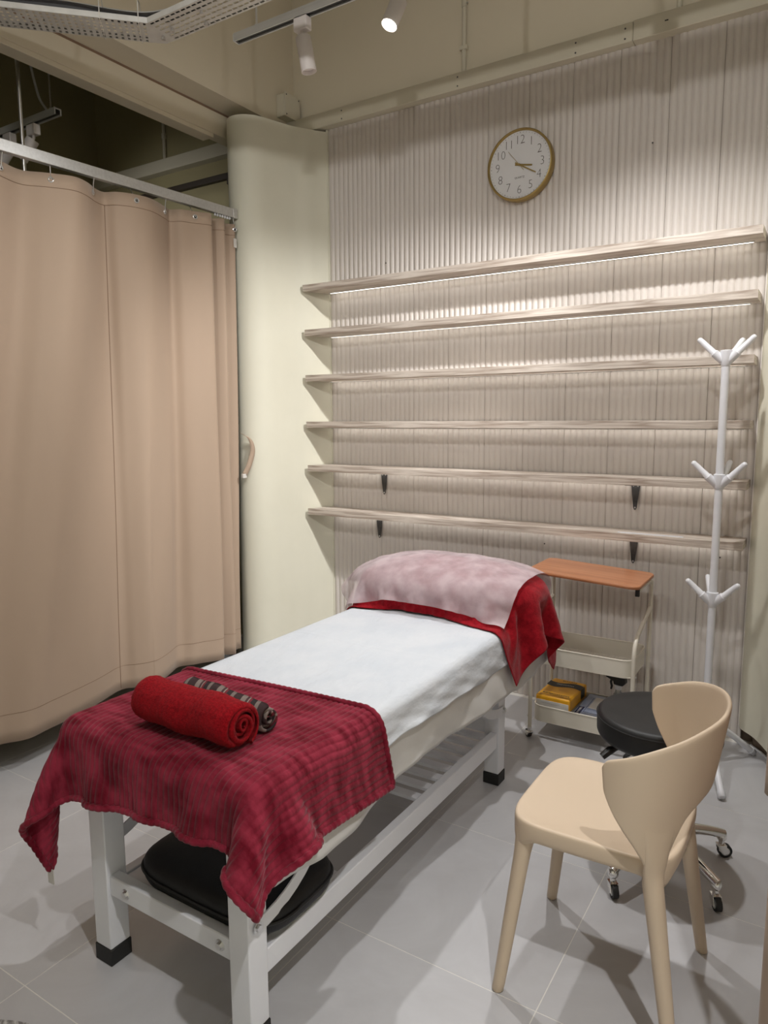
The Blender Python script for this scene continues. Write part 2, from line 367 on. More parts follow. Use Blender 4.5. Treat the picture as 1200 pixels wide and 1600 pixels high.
spot_lamp('track_spotlight', 'lit white track spotlight with a glowing lens over the bed', -.300, TY, TZ, .105, (-.18, -.40, -.95), True, cone=130)
spot_lamp('track_spotlight', 'lit white track spotlight on the hidden stretch of track above the stool', .52, TY, TZ, .105, (-.03, .24, -1), True, power=SPOT_W*1.05, cone=125)
spot_lamp('track_spotlight', 'lit white track spotlight on the hidden stretch of track by the coat stand', 1.05, TY, TZ, .105, (-2.5, .72, -1.75), True, power=SPOT_W*2.6, cone=52)
# room behind the camera
t2 = track('lighting_track', 'grey lighting track in the open room behind the camera', (-1.3, -1.05, TZ), (1.7, -1.05, TZ), (.3, 1.5, 2.7))
spot_lamp('track_spotlight', 'lit white spotlight on the rear track aimed at the clock wall', .75, -1.05, TZ, .105, (-.28, .85, -.42), True, power=ROOM_W, cone=110)
spot_lamp('track_spotlight', 'added fill spotlight on the rear track aimed at the curtain', -.2, -1.05, TZ, .105, (-.55, .75, -.75), True, power=ROOM_W, cone=110)  # unseen fill lamp, added to soften contrast on the curtain side
spot_lamp('track_spotlight', 'added fill spotlight at the end of the rear track flooding the open room', 1.45, -1.05, TZ, .105, (.2, -.35, -1), True, power=ROOM_W*5, cone=150)  # unseen flood added so its bounce lifts the whole room
# neighbour cubicle track
t3 = track('lighting_track', 'dim lighting track in the neighbouring cubicle over the curtain', (-2.9, .68, 2.80), (-2.02, .68, 2.80), (.3, .83), m_body=greyfoam)
spot_lamp('track_spotlight', 'unlit spotlight hanging in the dim neighbouring cubicle', -2.22, .68, 2.80, .11, (-.5, -.3, -.8), False)
spot_lamp('track_spotlight', 'second unlit spotlight further along the dim neighbouring track', -2.42, .68, 2.80, .11, (-.5, -.3, -.8), False)
tag(obj('loose_cable', MB().tube(catmull([(-2.10, .69, 2.832), (-2.14, .70, 2.86), (-2.20, .70, 2.95), (-2.24, .69, 3.2), (-2.23, .69, 3.7)], 8).tolist(), .006, 8), greyfoam), 'grey cable looping up from the neighbouring track', 'cable')
tag(obj('hanger_pole', MB().tube([(-1.90, .42, 2.30), (-1.90, .42, ZC)], .0085, 12), steel), 'bright steel hanger pole seen above the curtain rail', 'pole')
spot_lamp('track_spotlight', 'added unseen fill lamp brightening the neighbouring wall from behind the curtain', -2.75, .68, 2.80, .11, (.15, .95, -.40), True, power=9, cone=110)  # added lamp out of view, lifts the dark area over the curtain
hb = thing('dark_mounting_rail', 'dark brown rail fixed to the shaded wall below the trunking', 'rail', (-2.9, 1.842, 2.83))
obj('rail', MB().box(0, 1.1, -.03, 0, 0, .035), darkwood, hb, bevel=.003)
obj('bracket', MB().box(.86, .98, -.06, 0, -.045, .0), darkwood, hb, bevel=.003)
nc = thing('wall_conduit', 'thin conduit on the dim shaded wall over the curtain', 'conduit', (-2.62, 1.835, 3.032))
obj('pipe', MB().tube([(0, 0, 0), (0, 0, ZC-3.032)], .012, 12), metal_paint, nc); obj('coupler', MB().lathe([(.016, .14), (.016, .17)], 12), metal_paint, nc)

# junction box in the corner
jb = thing('junction_box', 'pale junction box in the corner above the curved wall', 'box', (-1.574, 1.70, 3.03))
obj('body', MB().box(.001, .06, 0, .12, 0, .115), metal_paint, jb, bevel=.004)
obj('lid', MB().box(.061, .066, -.004, .124, -.004, .119), metal_paint, jb, bevel=.003)
for yy in (.008, .112):
    for zz in (.008, .107): obj('screw', MB().lathe([(.004, 0), (.003, .002)], 8, Matrix.Translation((.066, yy, zz)) @ Matrix.Rotation(PI/2, 4, 'Y')), brackm, jb)

# ================================================================== CABLE TRAY
tr = thing('cable_tray', 'perforated metal cable tray with an angled bend under the ceiling', 'cable tray', (-1.08, .457, 2.80))
def hole_plate(mb, org, du, dv, nu, nv, cu, cv, hu, hv):
    org = Vector(org); du = Vector(du).normalized(); dv = Vector(dv).normalized()
    for i in range(nu):
        for j in range(nv):
            o = org+du*(i*cu)+dv*(j*cv)
            if (i+j) % 1 == 0:
                pts = []
                for (a, b) in ((0, 0), (cu, 0), (cu, cv), (0, cv)): pts.append(o+du*a+dv*b)
                for (a, b) in ((cu/2-hu, cv/2-hv), (cu/2+hu, cv/2-hv), (cu/2+hu, cv/2+hv), (cu/2-hu, cv/2+hv)): pts.append(o+du*a+dv*b)
                mb.add(pts, [(0, 1, 5, 4), (1, 2, 6, 5), (2, 3, 7, 6), (3, 0, 4, 7)])
WT = .135
A_ = Vector((-1.052+1.08, .391-.457, 0)); B_ = Vector((-1.105+1.08, .523-.457, 0))   # bend inner (near) / outer (far)
d2 = Vector((1, 0, 0)); d1 = Vector((-.704, -.710, 0)); n1 = Vector((-.710, .704, 0))
mb = MB(); cu = .0262
hole_plate(mb, A_, d2, (0, 1, 0), 90, 6, cu, WT/6, .010, .0040)
obj('straight_run', mb, galv, tr, smooth=None, solid=.0015)
mb = MB(); hole_plate(mb, A_, d1, n1, 28, 6, .0215, WT/6, .0045, .0068)
obj('angled_run', mb, galv, tr, smooth=None, solid=.0015)
wedge = [A_, A_+Vector((0, WT, 0)), B_, A_+n1*WT]
obj('bend_plate', MB().add(wedge, [(0, 1, 2, 3)]), galv, tr, smooth=None, solid=.0015)
def flange(name, pts, h=.018):
    mb = MB(); P = [Vector(p) for p in pts]
    mb.add([p for p in P]+[p+Vector((0, 0, h)) for p in P], [(i, i+1, len(P)+i+1, len(P)+i) for i in range(len(P)-1)])
    obj(name, mb, galv, tr, smooth=None, solid=.002)
L2, L1 = 90*cu, 28*.0215
flange('near_flange', [A_+d1*L1, A_, A_+d2*L2]); flange('far_flange', [A_+n1*WT+d1*L1, A_+n1*WT, B_, A_+Vector((0, WT, 0)), A_+Vector((L2, WT, 0))])
for (u, v_) in ((.05, .07), (-.02, .09), (.18, .11), (.22, .05)):
    obj('bolt', MB().lathe([(.007, -.014), (.007, -.006), (.0045, -.006), (.0045, 0)], 8, Matrix.Translation(A_+Vector((u, v_, 0)))), steel, tr)
for rx, ry in ((.35, .066), (1.6, .066), (-.3, -.2)): obj('hanger_rod', MB().tube([(A_.x+rx, A_.y+ry, 0), (A_.x+rx, A_.y+ry, ZC-2.8)], .005, 8), steel, tr)
for k in range(4):
    oy = .02+k*.03; oz = .022+(k % 2)*.022+.028*(k > 1)
    pts = catmull([tuple(A_+n1*oy+d1*(L1)+Vector((0, 0, oz))), tuple(A_+n1*oy+d1*.3+Vector((0, 0, oz+.008))), tuple(A_+n1*oy*.9+Vector((.02, .012, oz))), tuple(A_+Vector((.35, oy, oz+.006))), tuple(A_+Vector((1.1, oy, oz))), tuple(A_+Vector((L2, oy, oz)))], 10)
    o = obj('power_cable', MB().tube([Vector(p)+tr.location for p in pts], .017 if k != 1 else .013, 10), cablem if k < 3 else greyfoam)
    tag(o, ['thick black cable lying along the near side of the cable tray', 'thinner black cable beside the near flange of the tray', 'thick black cable heaped in the middle of the tray', 'grey conduit lying along the far side of the tray'][k], 'cable', 'cables in the tray')
for k, (u, v_) in enumerate(((-.16, 0), (-.03, 0))):
    q = A_+d1*(-u)
    pts = [q+n1*-.003+Vector((0, 0, -.004)), q+n1*-.003+Vector((0, 0, .07)), q+n1*.07+Vector((0, 0, .10)), q+n1*(WT+.003)+Vector((0, 0, .07)), q+n1*(WT+.003)+Vector((0, 0, -.004))]
    obj('cable_tie', MB().tube(pts, .0016, 6, closed=True), whitep, tr)

# ================================================================== CURTAINS
RX = -1.60
cr_ = thing('curtain_rail', 'silver curtain rail running from the curved wall along the cubicle side', 'curtain rail', (RX, 1.385, 2.4345))
ang = math.atan2(.034, 1.24); cr_.rotation_euler = (ang, 0, 0)
obj('rail', MB().box(-.014, .014, -2.9, -.002, 0, .044), alum, cr_, bevel=.002)
obj('end_cap', MB().box(-.0155, .0155, -.03, 0, -.0015, .0455), alum, cr_, bevel=.002)
for k in range(7): obj('glider', MB().lathe([(.004, -.012), (.006, -.006), (.004, 0)], 8, Matrix.Translation((0, -.045-.017*k, 0))), whitem, cr_)
for yy in (-1.9,): obj('hanger_rod', MB().tube([(0, yy, .044), (0, yy, .9)], .004, 8), steel, cr_)

def make_curtain(name, label, top, bot, ztop, zbot, seam_u, hooks, railz, xr, group=None, mirror=False):
    T = catmull(top, 8); B = catmull(bot, 8); n = len(T); nz = 46
    # shared parameter, centred around path index
    P = np.zeros((n, nz, 3))
    for j in range(nz):
        t = j/(nz-1); s = t*t*(3-2*t)*.35+t*.65
        P[:, j, :2] = T*(1-s)+B*s
        wob = 0.006*np.sin(np.arange(n)*.35+t*7.0)*t
        P[:, j, 0] += wob
        zt = np.array([ztop(y) for y in T[:, 1]]); P[:, j, 2] = zt*(1-t)+zbot*t
    root = thing(name, label, 'curtain', (float(P[0, 0, 0]), float(P[0, 0, 1]), 0), 0, group)
    O = np.array([P[0, 0, 0], P[0, 0, 1], 0])
    obj('cloth', MB().grid(P-O), curtm, root, smooth=0, solid=.0022)
    # stitched heading line + bottom hem line, slightly proud on the room side
    def line(nm_, pts, r): obj(nm_, MB().tube([Vector(p)-Vector(O) for p in pts], r, 6), stitch, root)
    nrm = np.zeros((n, 2)); d = np.gradient(T, axis=0); nrm[:, 0] = d[:, 1]; nrm[:, 1] = -d[:, 0]; nrm /= np.linalg.norm(nrm, axis=1)[:, None]
    if mirror: nrm = -nrm
    def at(i, z):
        zt = P[i, 0, 2]; t = (zt-z)/(zt-zbot)*(nz-1); j = int(min(max(t, 0), nz-2)); p = lerp(P[i, j], P[i, j+1], t-j)
        return (p[0]+nrm[i, 0]*.0016, p[1]+nrm[i, 1]*.0016, p[2])
    line('heading_stitch', [at(i, P[i, 0, 2]-.055) for i in range(n)], .0011)
    line('hem_stitch', [at(i, zbot+.115) for i in range(n)], .0007)
    if seam_u is not None: line('panel_seam', [at(seam_u, z) for z in np.linspace(P[seam_u, 0, 2]-.055, zbot+.01, 40)], .0016)
    for hy in hooks:
        i = int(np.argmin(np.abs(T[:, 1]-hy))); zt = P[i, 0, 2]-.025; p = P[i, 0]
        e = Matrix.Translation((p[0]-O[0], p[1]-O[1], zt)) @ Vector((nrm[i, 0], nrm[i, 1], 0)).to_track_quat('Z', 'Y').to_matrix().to_4x4()
        mbx = MB(); ring = [e @ Vector((.009*math.cos(a), .009*math.sin(a), .002)) for a in np.linspace(0, 2*PI, 17)[:-1]]
        mbx.tube(ring, .0032, 8, closed=True); obj('eyelet', mbx, steel, root)
        obj('eyelet_hole', MB().lathe([(.0085, .0016), (.0085, .0022)], 12, e), blackpl, root)
        hp = [Vector((p[0]-O[0]+nrm[i, 0]*.004, p[1]-O[1]+nrm[i, 1]*.004, zt)), Vector((lerp(p[0], xr, .5)-O[0], p[1]-O[1], zt+.025)), Vector((xr-O[0], p[1]-O[1], railz(p[1])))]
        obj('hook', MB().tube(catmull([tuple(q) for q in hp], 5).tolist(), .0019, 6), steel, root)
    return root, P, O
top = [(-1.585, -1.45), (-1.64, -1.25), (-1.57, -1.05), (-1.64, -.85), (-1.565, -.65), (-1.64, -.45), (-1.57, -.28), (-1.645, -.10), (-1.575, .05), (-1.617, .147), (-1.654, .250), (-1.605, .330), (-1.562, .417), (-1.581, .489), (-1.632, .570), (-1.645, .621), (-1.600, .650), (-1.566, .716), (-1.563, .810), (-1.612, .925), (-1.636, .975), (-1.592, 1.005), (-1.565, 1.07), (-1.535, 1.135), (-1.560, 1.165), (-1.625, 1.17), (-1.60, 1.205), (-1.555, 1.245), (-1.580, 1.275), (-1.630, 1.28), (-1.615, 1.32), (-1.590, 1.366)]
bot = [(-1.565, -1.55), (-1.66, -1.35), (-1.56, -1.18), (-1.67, -1.0), (-1.56, -.82), (-1.67, -.64), (-1.56, -.46), (-1.66, -.30), (-1.60, -.16), (-1.63, -.09), (-1.607, -.033), (-1.575, .03), (-1.568, .105), (-1.580, .198), (-1.637, .425), (-1.678, .595), (-1.649, .662), (-1.608, .725), (-1.612, .75), (-1.660, .885), (-1.692, .972), (-1.650, 1.03), (-1.615, 1.09), (-1.588, 1.165), (-1.605, 1.195), (-1.665, 1.195), (-1.625, 1.22), (-1.592, 1.255), (-1.600, 1.275), (-1.650, 1.285), (-1.635, 1.32), (-1.625, 1.351)]
assert len(top) == len(bot)
zt_left = lambda y: 2.372+.030*(y-.15)/1.24
rail_left = lambda y: 2.4345-(1.385-y)*.0274
lc, LP, LO = make_curtain('cubicle_curtain', 'tan cubicle curtain hanging in wide folds on the silver rail beside the bed', top, bot, zt_left, .125, 15*8, [-1.2, -.8, -.4, -.05, .151, .343, .538, .723, .92, 1.073, 1.366], rail_left, RX)
# care label and tie-back on the curtain end
obj('care_label', MB().box(-1.588-LO[0], -1.586-LO[0], 1.352-LO[1], 1.372-LO[1], 2.285, 2.33), whitep, lc)
tb = catmull([(-1.575, 1.335, 1.33), (-1.552, 1.372, 1.30), (-1.545, 1.385, 1.24), (-1.556, 1.365, 1.16), (-1.572, 1.345, 1.11)], 6)
mbt = MB(); mbt.grid(np.array([[p-LO, p-LO+np.array([.012, .022, -.012])] for p in tb])); o = obj('tie_back', mbt, curtm, lc, smooth=0, solid=.003)
obj('tie_back_tab', MB().box(-1.575-LO[0], -1.560-LO[0], 1.340-LO[1], 1.368-LO[1], 1.085, 1.108), whitep, lc, bevel=.002)
# right-hand curtain, mostly outside the frame
topR = [(1.075, 1.33), (1.04, 1.26), (1.03, 1.20), (1.09, 1.12), (1.14, 1.0), (1.11, .86), (1.16, .70), (1.12, .52), (1.17, .36), (1.13, .20), (1.17, .06), (1.10, -.06), (1.12, -.18), (1.17, -.26)]
botR = [(1.065, 1.30), (1.02, 1.22), (.992, 1.139), (1.05, 1.08), (1.14, 1.0), (1.11, .86), (1.17, .70), (1.12, .52), (1.18, .36), (1.14, .20), (1.17, .06), (1.066, -.06), (1.08, -.14), (1.17, -.24)]
rr = thing('curtain_rail', 'silver curtain rail opposite the bed, overhead beside the chair', 'curtain rail', (1.125, 1.385, 2.4345))
obj('rail', MB().box(-.014, .014, -1.9, -.002, 0, .044), alum, rr, bevel=.002); obj('end_cap', MB().box(-.0155, .0155, -.03, 0, -.0015, .0455), alum, rr, bevel=.002)
obj('hanger_rod', MB().tube([(0, -1.3, .044), (0, -1.3, ZC-2.4345)], .004, 8), steel, rr)
make_curtain('cubicle_curtain', 'tan curtain pushed back at the edge of the cubicle beside the chair', topR, botR, lambda y: 2.38, .125, None, [1.27, 1.0, .70, .36, .06, -.18], lambda y: 2.4345, 1.125, mirror=True)

# ================================================================== SHELVES
shz = [2.125, 1.886, 1.640, 1.3845, 1.141, .895]       # top surface heights
shape_l = [(-1.395, 1.683), (-1.395, 1.690), (-1.383, 1.72), (-1.353, 1.772), (-1.327, 1.815), (-1.327, 1.827)]
names6 = ['topmost pale wooden wall shelf, under the clock', 'second pale wooden wall shelf down from the clock', 'third pale wooden wall shelf down from the clock', 'fourth pale wooden wall shelf down from the clock, without visible brackets', 'pale wooden wall shelf with brackets, second up from the bed', 'lowest pale wooden wall shelf, just above the pillow']
for k, z in enumerate(shz):
    s = thing('wall_shelf', names6[k], 'shelf', (0, 1.827, z-.034), 0, 'wall shelves on the fluted panels')
    x0 = -1.392-(.008 if k == 0 else 0)+(0.004*(k == 4)); x1 = .828+.004*(k == 0)
    pts = [(x0, -.147), (x1, -.147), (x1, .0), (-1.330, .0), (-1.350, -.04)]
    o = obj('board', MB().prism(pts, 0, .034), woodm, s, bevel=.0012)
    mb = MB(); mb.box(x0, x1, -.1485, -.147, .001, .033); e = obj('front_edging', mb, woodm, s)
    obj('led_strip', MB().box(-1.30, .79, -.034, -.025, -.0045, -.0005), ledm, s)['label'] = 'glowing LED strip'
    obj('led_channel', MB().box(-1.305, .795, -.0365, -.0342, -.005, -.0004), alum, s)
    if k >= 4:
        for bx in ((-.97, .37) if k == 4 else (-1.003, .371)):
            b_ = MB(); b_.box(bx-.02, bx+.02, -.125, -.002, -.0035, -.0005)
            pr = [(bx-.02, -.004), (bx-.008, -.112), (bx-.004, -.121), (bx, -.123), (bx+.004, -.121), (bx+.008, -.112), (bx+.02, -.004)]
            n = len(pr); b_.add([(x, -.002, zz) for x, zz in pr]+[(x, -.005, zz) for x, zz in pr], [tuple(range(n)), tuple(range(2*n-1, n-1, -1))]+[(i, n+i, n+(i+1) % n, (i+1) % n) for i in range(n)])
            br = obj('bracket', b_, brackm, s, smooth=None)
            for sx, szz in ((-.010, -.014), (.010, -.014), (0, -.113)):
                obj('screw', MB().lathe([(.0042, 0), (.003, .002)], 10, Matrix.Translation((bx+sx, -.005, szz)) @ Matrix.Rotation(PI/2, 4, 'X')), steel, br)
# small offcut lying on the lowest shelf
tag(obj('thin_strip', MB().box(.33, .60, 1.690, 1.702, .8952, .8985), whitem), 'thin white strip lying on the lowest wall shelf', 'strip')

# ================================================================== CLOCK
ck = thing('wall_clock', 'round white wall clock with a brass rim on the fluted wall', 'clock', (-.200, 1.828, 2.558))
Rc = .158; Mc = Matrix.Rotation(PI/2, 4, 'X')
obj('rim', MB().lathe([(Rc-.008, 0), (Rc-.002, .002), (Rc, .008), (Rc, .044), (Rc-.002, .048), (Rc-.006, .049), (Rc-.009, .046), (Rc-.010, .034)], 64, Mc), goldm, ck, smooth=50)
obj('dial', MB().lathe([(Rc-.010, .030), (Rc-.010, .036)], 64, Mc), facem, ck)
NM = {}
for h in range(1, 13):
    a = PI/2-h*PI/6; me = text_mesh(str(h), .056, .0006, off=-.0013, sx=.9)
    o = obj('numeral', me, greyink, ck, smooth=None); o.rotation_euler = (PI/2, 0, 0); o.location = (.109*math.cos(a), -.0365, .109*math.sin(a))
mb = MB()
for k in range(60):
    a = k*PI/30; r_ = .141; c = (r_*math.cos(a), -.0363, r_*math.sin(a)); q = .0016 if k % 5 == 0 else .001
    mb.box(c[0]-q, c[0]+q, -.0368, -.0361, c[2]-q, c[2]+q)
obj('minute_dots', mb, greyink, ck, smooth=None)
o = obj('lettering', text_mesh('QUARTZ', .012, .0004), greyink, ck, smooth=None); o.rotation_euler = (PI/2, 0, 0); o.location = (0, -.0365, -.055)
def hand(nm_, ang_deg, l0, l1, wd, y, m):
    a = math.radians(90-ang_deg); u = Vector((math.cos(a), 0, math.sin(a))); n = Vector((-u.z, 0, u.x))
    P = [u*l0-n*wd, u*l1-n*wd*.8, u*l1+n*wd*.8, u*l0+n*wd]
    v = [(p.x, y, p.z) for p in P]+[(p.x, y-.0012, p.z) for p in P]
    obj(nm_, MB().add(v, [(0, 1, 2, 3), (7, 6, 5, 4), (0, 4, 5, 1), (1, 5, 6, 2), (2, 6, 7, 3), (3, 7, 4, 0)]), m, ck, smooth=None)
hand('hour_hand', 100, -.022, .062, .0042, -.038, goldm); hand('minute_hand', 120, -.024, .092, .003, -.040, goldm); hand('second_hand', 320, -.035, .085, .0009, -.042, goldm)
obj('hand_boss', MB().lathe([(.005, .036), (.005, .044)], 16, Mc), goldm, ck)

# ================================================================== MASSAGE BED
BX0, BX1, BY0, BY1, BZ = -.485, .165, -.465, 1.27, .645
bed = thing('massage_bed', 'white steel-framed massage bed with a lower slatted shelf', 'bed', (-.165, .27, 0))
bo = Vector((-.165, .27, 0))
def L(x0, x1, y0, y1, z0, z1): return MB().box(x0-bo.x, x1-bo.x, y0-bo.y, y1-bo.y, z0, z1)
obj('mattress', L(BX0, BX1, BY0, BY1, .555, BZ), whitem, bed, bevel=.03, seg=5)
obj('top_frame', L(BX0+.03, BX1-.03, BY0+.015, BY1-.03, .505, .5545), whitem, bed, bevel=.004)
for lx0, lx1 in ((-.437, -.377), (.048, .108)):
    for ly0, ly1 in ((-.445, -.385), (.921, .981)):
        lg = obj('leg', L(lx0, lx1, ly0, ly1, .0455, .5045), whitem, bed, bevel=.003)
        obj('foot_cap', L(lx0-.002, lx1+.002, ly0-.002, ly1+.002, .0005, .045), blackrub, lg, bevel=.002)
for lx0, lx1 in ((-.427, -.397), (.072, .102)):
    obj('side_rail', L(lx0, lx1, -.3845, .9205, .152, .212), whitem, bed, bevel=.003)
nb = obj('cross_bar', L(-.3765, .0475, -.437, -.407, .196, .250), whitem, bed, bevel=.003)
obj('cross_bar', L(-.3765, .0475, .935, .965, .196, .250), whitem, bed, bevel=.003)
for bx in (-.315, .012):
    Mb = Matrix.Translation((bx-bo.x, -.437-bo.y, .222)) @ Matrix.Rotation(PI/2, 4, 'X')
    obj('bolt', MB().lathe([(.013, 0), (.013, .002), (.0085, .002), (.0085, .008)], 6, Mb), steel, nb); obj('washer', MB().lathe([(.014, 0), (.014, .0012)], 20, Mb), steel, nb)
for k in range(8):
    y = .36+k*.072; obj('shelf_slat', L(-.3965, .0715, y, y+.036, .196, .207), whitem, bed, bevel=.001)
for k in range(4):
    y = -.37+k*.085; obj('shelf_slat', L(-.3965, .0715, y, y+.05, .196, .207), whitem, bed, bevel=.001)
def brace(x, ya, yb, za, zb, nm_='curved_brace'):
    P = []
    for k in range(13):
        t = k/12*PI/2; P.append((ya+(yb-ya)*math.sin(t), za+(zb-za)*(1-math.cos(t))))
    mb = MB(); hw = .017
    v = []
    for i, (y, z) in enumerate(P):
        a = Vector(P[max(i-1, 0)]); b = Vector(P[min(i+1, 12)]); t = (b-a).normalized(); n = Vector((-t.y, t.x))
        for sgn in (-1, 1):
            for xx in (0, .004): v.append((x+xx-bo.x, y+n.x*hw*sgn-bo.y, z+n.y*hw*sgn))
    f = []
    for i in range(12):
        a = i*4; f += [(a, a+4, a+6, a+2), (a+1, a+3, a+7, a+5), (a, a+1, a+5, a+4), (a+2, a+6, a+7, a+3)]
    f += [(0, 2, 3, 1), (48, 49, 51, 50)]; mb.add(v, f)
    o = obj(nm_, mb, whitem, bed, smooth=40)
    Mb = Matrix.Translation((x+.004-bo.x, ya-bo.y, za)) @ Matrix.Rotation(PI/2, 4, 'Y')
    obj('bolt', MB().lathe([(.014, 0), (.014, .0015), (.0085, .0015), (.0085, .008)], 6, Mb), steel, o)
brace(.1085, -.42, -.16, .295, .505); brace(.1085, .955, .70, .295, .505); brace(-.4415, -.42, -.16, .295, .505); brace(-.4415, .955, .70, .295, .505)

# black cushion stored on the lower shelf
def superbox(cx, cy, cz, a, b, c, e1=.35, nu=48, nv=20, M=None):
    P = np.zeros((nu+1, nv+1, 3))
    def sg(x, p): return math.copysign(abs(x)**p, x)
    for i in range(nu+1):
        for j in range(nv+1):
            u = 2*PI*i/nu; v = -PI/2+PI*j/nv
            P[i, j] = (cx+a*sg(math.cos(v), .5)*sg(math.cos(u), e1), cy+b*sg(math.cos(v), .5)*sg(math.sin(u), e1), cz+c*sg(math.sin(v), .6))
    return P
bag = thing('black_cushion', 'black leatherette cushion lying on the lower shelf of the bed', 'cushion', (-.11, -.255, .214))
obj('body', MB().grid(superbox(0, 0, .052, .235, .155, .050, .5)), blackfab, bag, smooth=0)
obj('piping', MB().tube([(.237*math.copysign(abs(math.cos(a))**.5, math.cos(a)), .157*math.copysign(abs(math.sin(a))**.5, math.sin(a)), .055) for a in np.linspace(.001, 2*PI+.001, 61)[:-1]], .004, 6, closed=True), blackrub, bag)

# ------------------------------------------------------------------ cloth helpers
def sd_box(X, c, h, r):
    q = np.abs(X-c)-(np.array(h)-r); d = np.linalg.norm(np.maximum(q, 0), axis=-1)+np.minimum(q.max(-1), 0)-r
    return d
def sd_ell(X, c, h):
    p = (X-c)/np.array(h); k0 = np.linalg.norm(p, axis=-1); k1 = np.linalg.norm(p/np.array(h), axis=-1)+1e-9
    return k0*(k0-1)/k1
def sd_grad(fn, X, e=1e-4):
    g = np.zeros_like(X)
    for k in range(3):
        d = np.zeros(3); d[k] = e; g[..., k] = (fn(X+d)-fn(X-d))/(2*e)
    return g/(np.linalg.norm(g, axis=-1, keepdims=True)+1e-9)
def drape(X, fn, thick, steps=420, its=10, kb=.10, kd=.25, fric=.3, damp=.97, mu=.93):
    X = X.copy(); V = np.zeros_like(X); dt = 1/60.; gz = np.array([0, 0, -3.0])
    R = X.copy()
    fam = []
    def add(sa, sb, k): fam.append((sa, sb, np.linalg.norm(R[sb]-R[sa], axis=-1, keepdims=True), k))
    s = np.s_
    nU, nV = X.shape[:2]
    for o_ in (0, 1):
        a1 = np.arange(o_, nU-1, 2); add((a1,), (a1+1,), 1.0)
        a2 = np.arange(o_, nV-1, 2); add((slice(None), a2), (slice(None), a2+1), 1.0)
    add(s[:-1, :-1], s[1:, 1:], kd); add(s[1:, :-1], s[:-1, 1:], kd)
    add(s[:-2, :], s[2:, :], kb); add(s[:, :-2], s[:, 2:], kb); add(s[:-4, :], s[4:, :], kb*.6); add(s[:, :-4], s[:, 4:], kb*.6)
    for st in range(steps):
        V *= damp; V += gz*dt; sp = np.linalg.norm(V, axis=-1, keepdims=True); V *= np.minimum(1, 1.2/np.maximum(sp, 1e-6))
        Y = X+V*dt
        for it in range(its):
            for sa, sb, r, k in fam:
                d = Y[sb]-Y[sa]; l = np.linalg.norm(d, axis=-1, keepdims=True)+1e-9; c = d*(k*.5*(l-r)/l)
                Y[sa] += c; Y[sb] -= c
            if it % 3 == 2 or it == its-1:
                D = fn(Y); m = D < thick
                if m.any():
                    Ym = Y[m]; g = sd_grad(fn, Ym); Y[m] = Ym+g*(thick-D[m])[:, None]
            Y[..., 2] = np.maximum(Y[..., 2], .004)
        D = fn(Y); m = D < thick+.0015
        if m.any():
            g = sd_grad(fn, Y[m]); dd = (Y-X)[m]; tg = dd-g*(dd*g).sum(-1, keepdims=True)
            Y[m] -= tg*(mu*np.clip(g[:, 2:3]*1.6, 0, 1))
        V = (Y-X)/dt; V[m] *= fric; X = Y
    return X
def upsample(X, nu, nv):
    def up(A, n):                                       # along axis 0
        m = A.shape[0]; t = np.linspace(0, m-1, n); i = np.clip(t.astype(int), 0, m-2); f = (t-i)[:, None, None]
        p1, p2 = A[i], A[i+1]; p0 = np.where((i > 0)[:, None, None], A[np.maximum(i-1, 0)], 2*p1-p2); p3 = np.where((i < m-2)[:, None, None], A[np.minimum(i+2, m-1)], 2*p2-p1)
        return .5*((2*p1)+(-p0+p2)*f+(2*p0-5*p1+4*p2-p3)*f**2+(-p0+3*p1-3*p2+p3)*f**3)
    return up(up(X, nu).transpose(1, 0, 2), nv).transpose(1, 0, 2)
def normals(X):
    a = np.gradient(X, axis=0); b = np.gradient(X, axis=1); n = np.cross(a, b); return n/(np.linalg.norm(n, axis=-1, keepdims=True)+1e-9)
bc = np.array([(BX0+BX1)/2, (BY0+BY1)/2, (.40+BZ)/2]); bh = np.array([(BX1-BX0)/2, (BY1-BY0)/2, (BZ-.40)/2])
def widen(X, d):                                         # the hanging sheets flare out below the mattress edge
    q = np.clip((BZ-.015-X[..., 2])/.20, 0, 1.15)*d; Y = X.copy(); e = X[..., 0]-bc[0]
    Y[..., 0] = bc[0]+np.sign(e)*np.maximum(np.abs(e)-q, 0); return Y

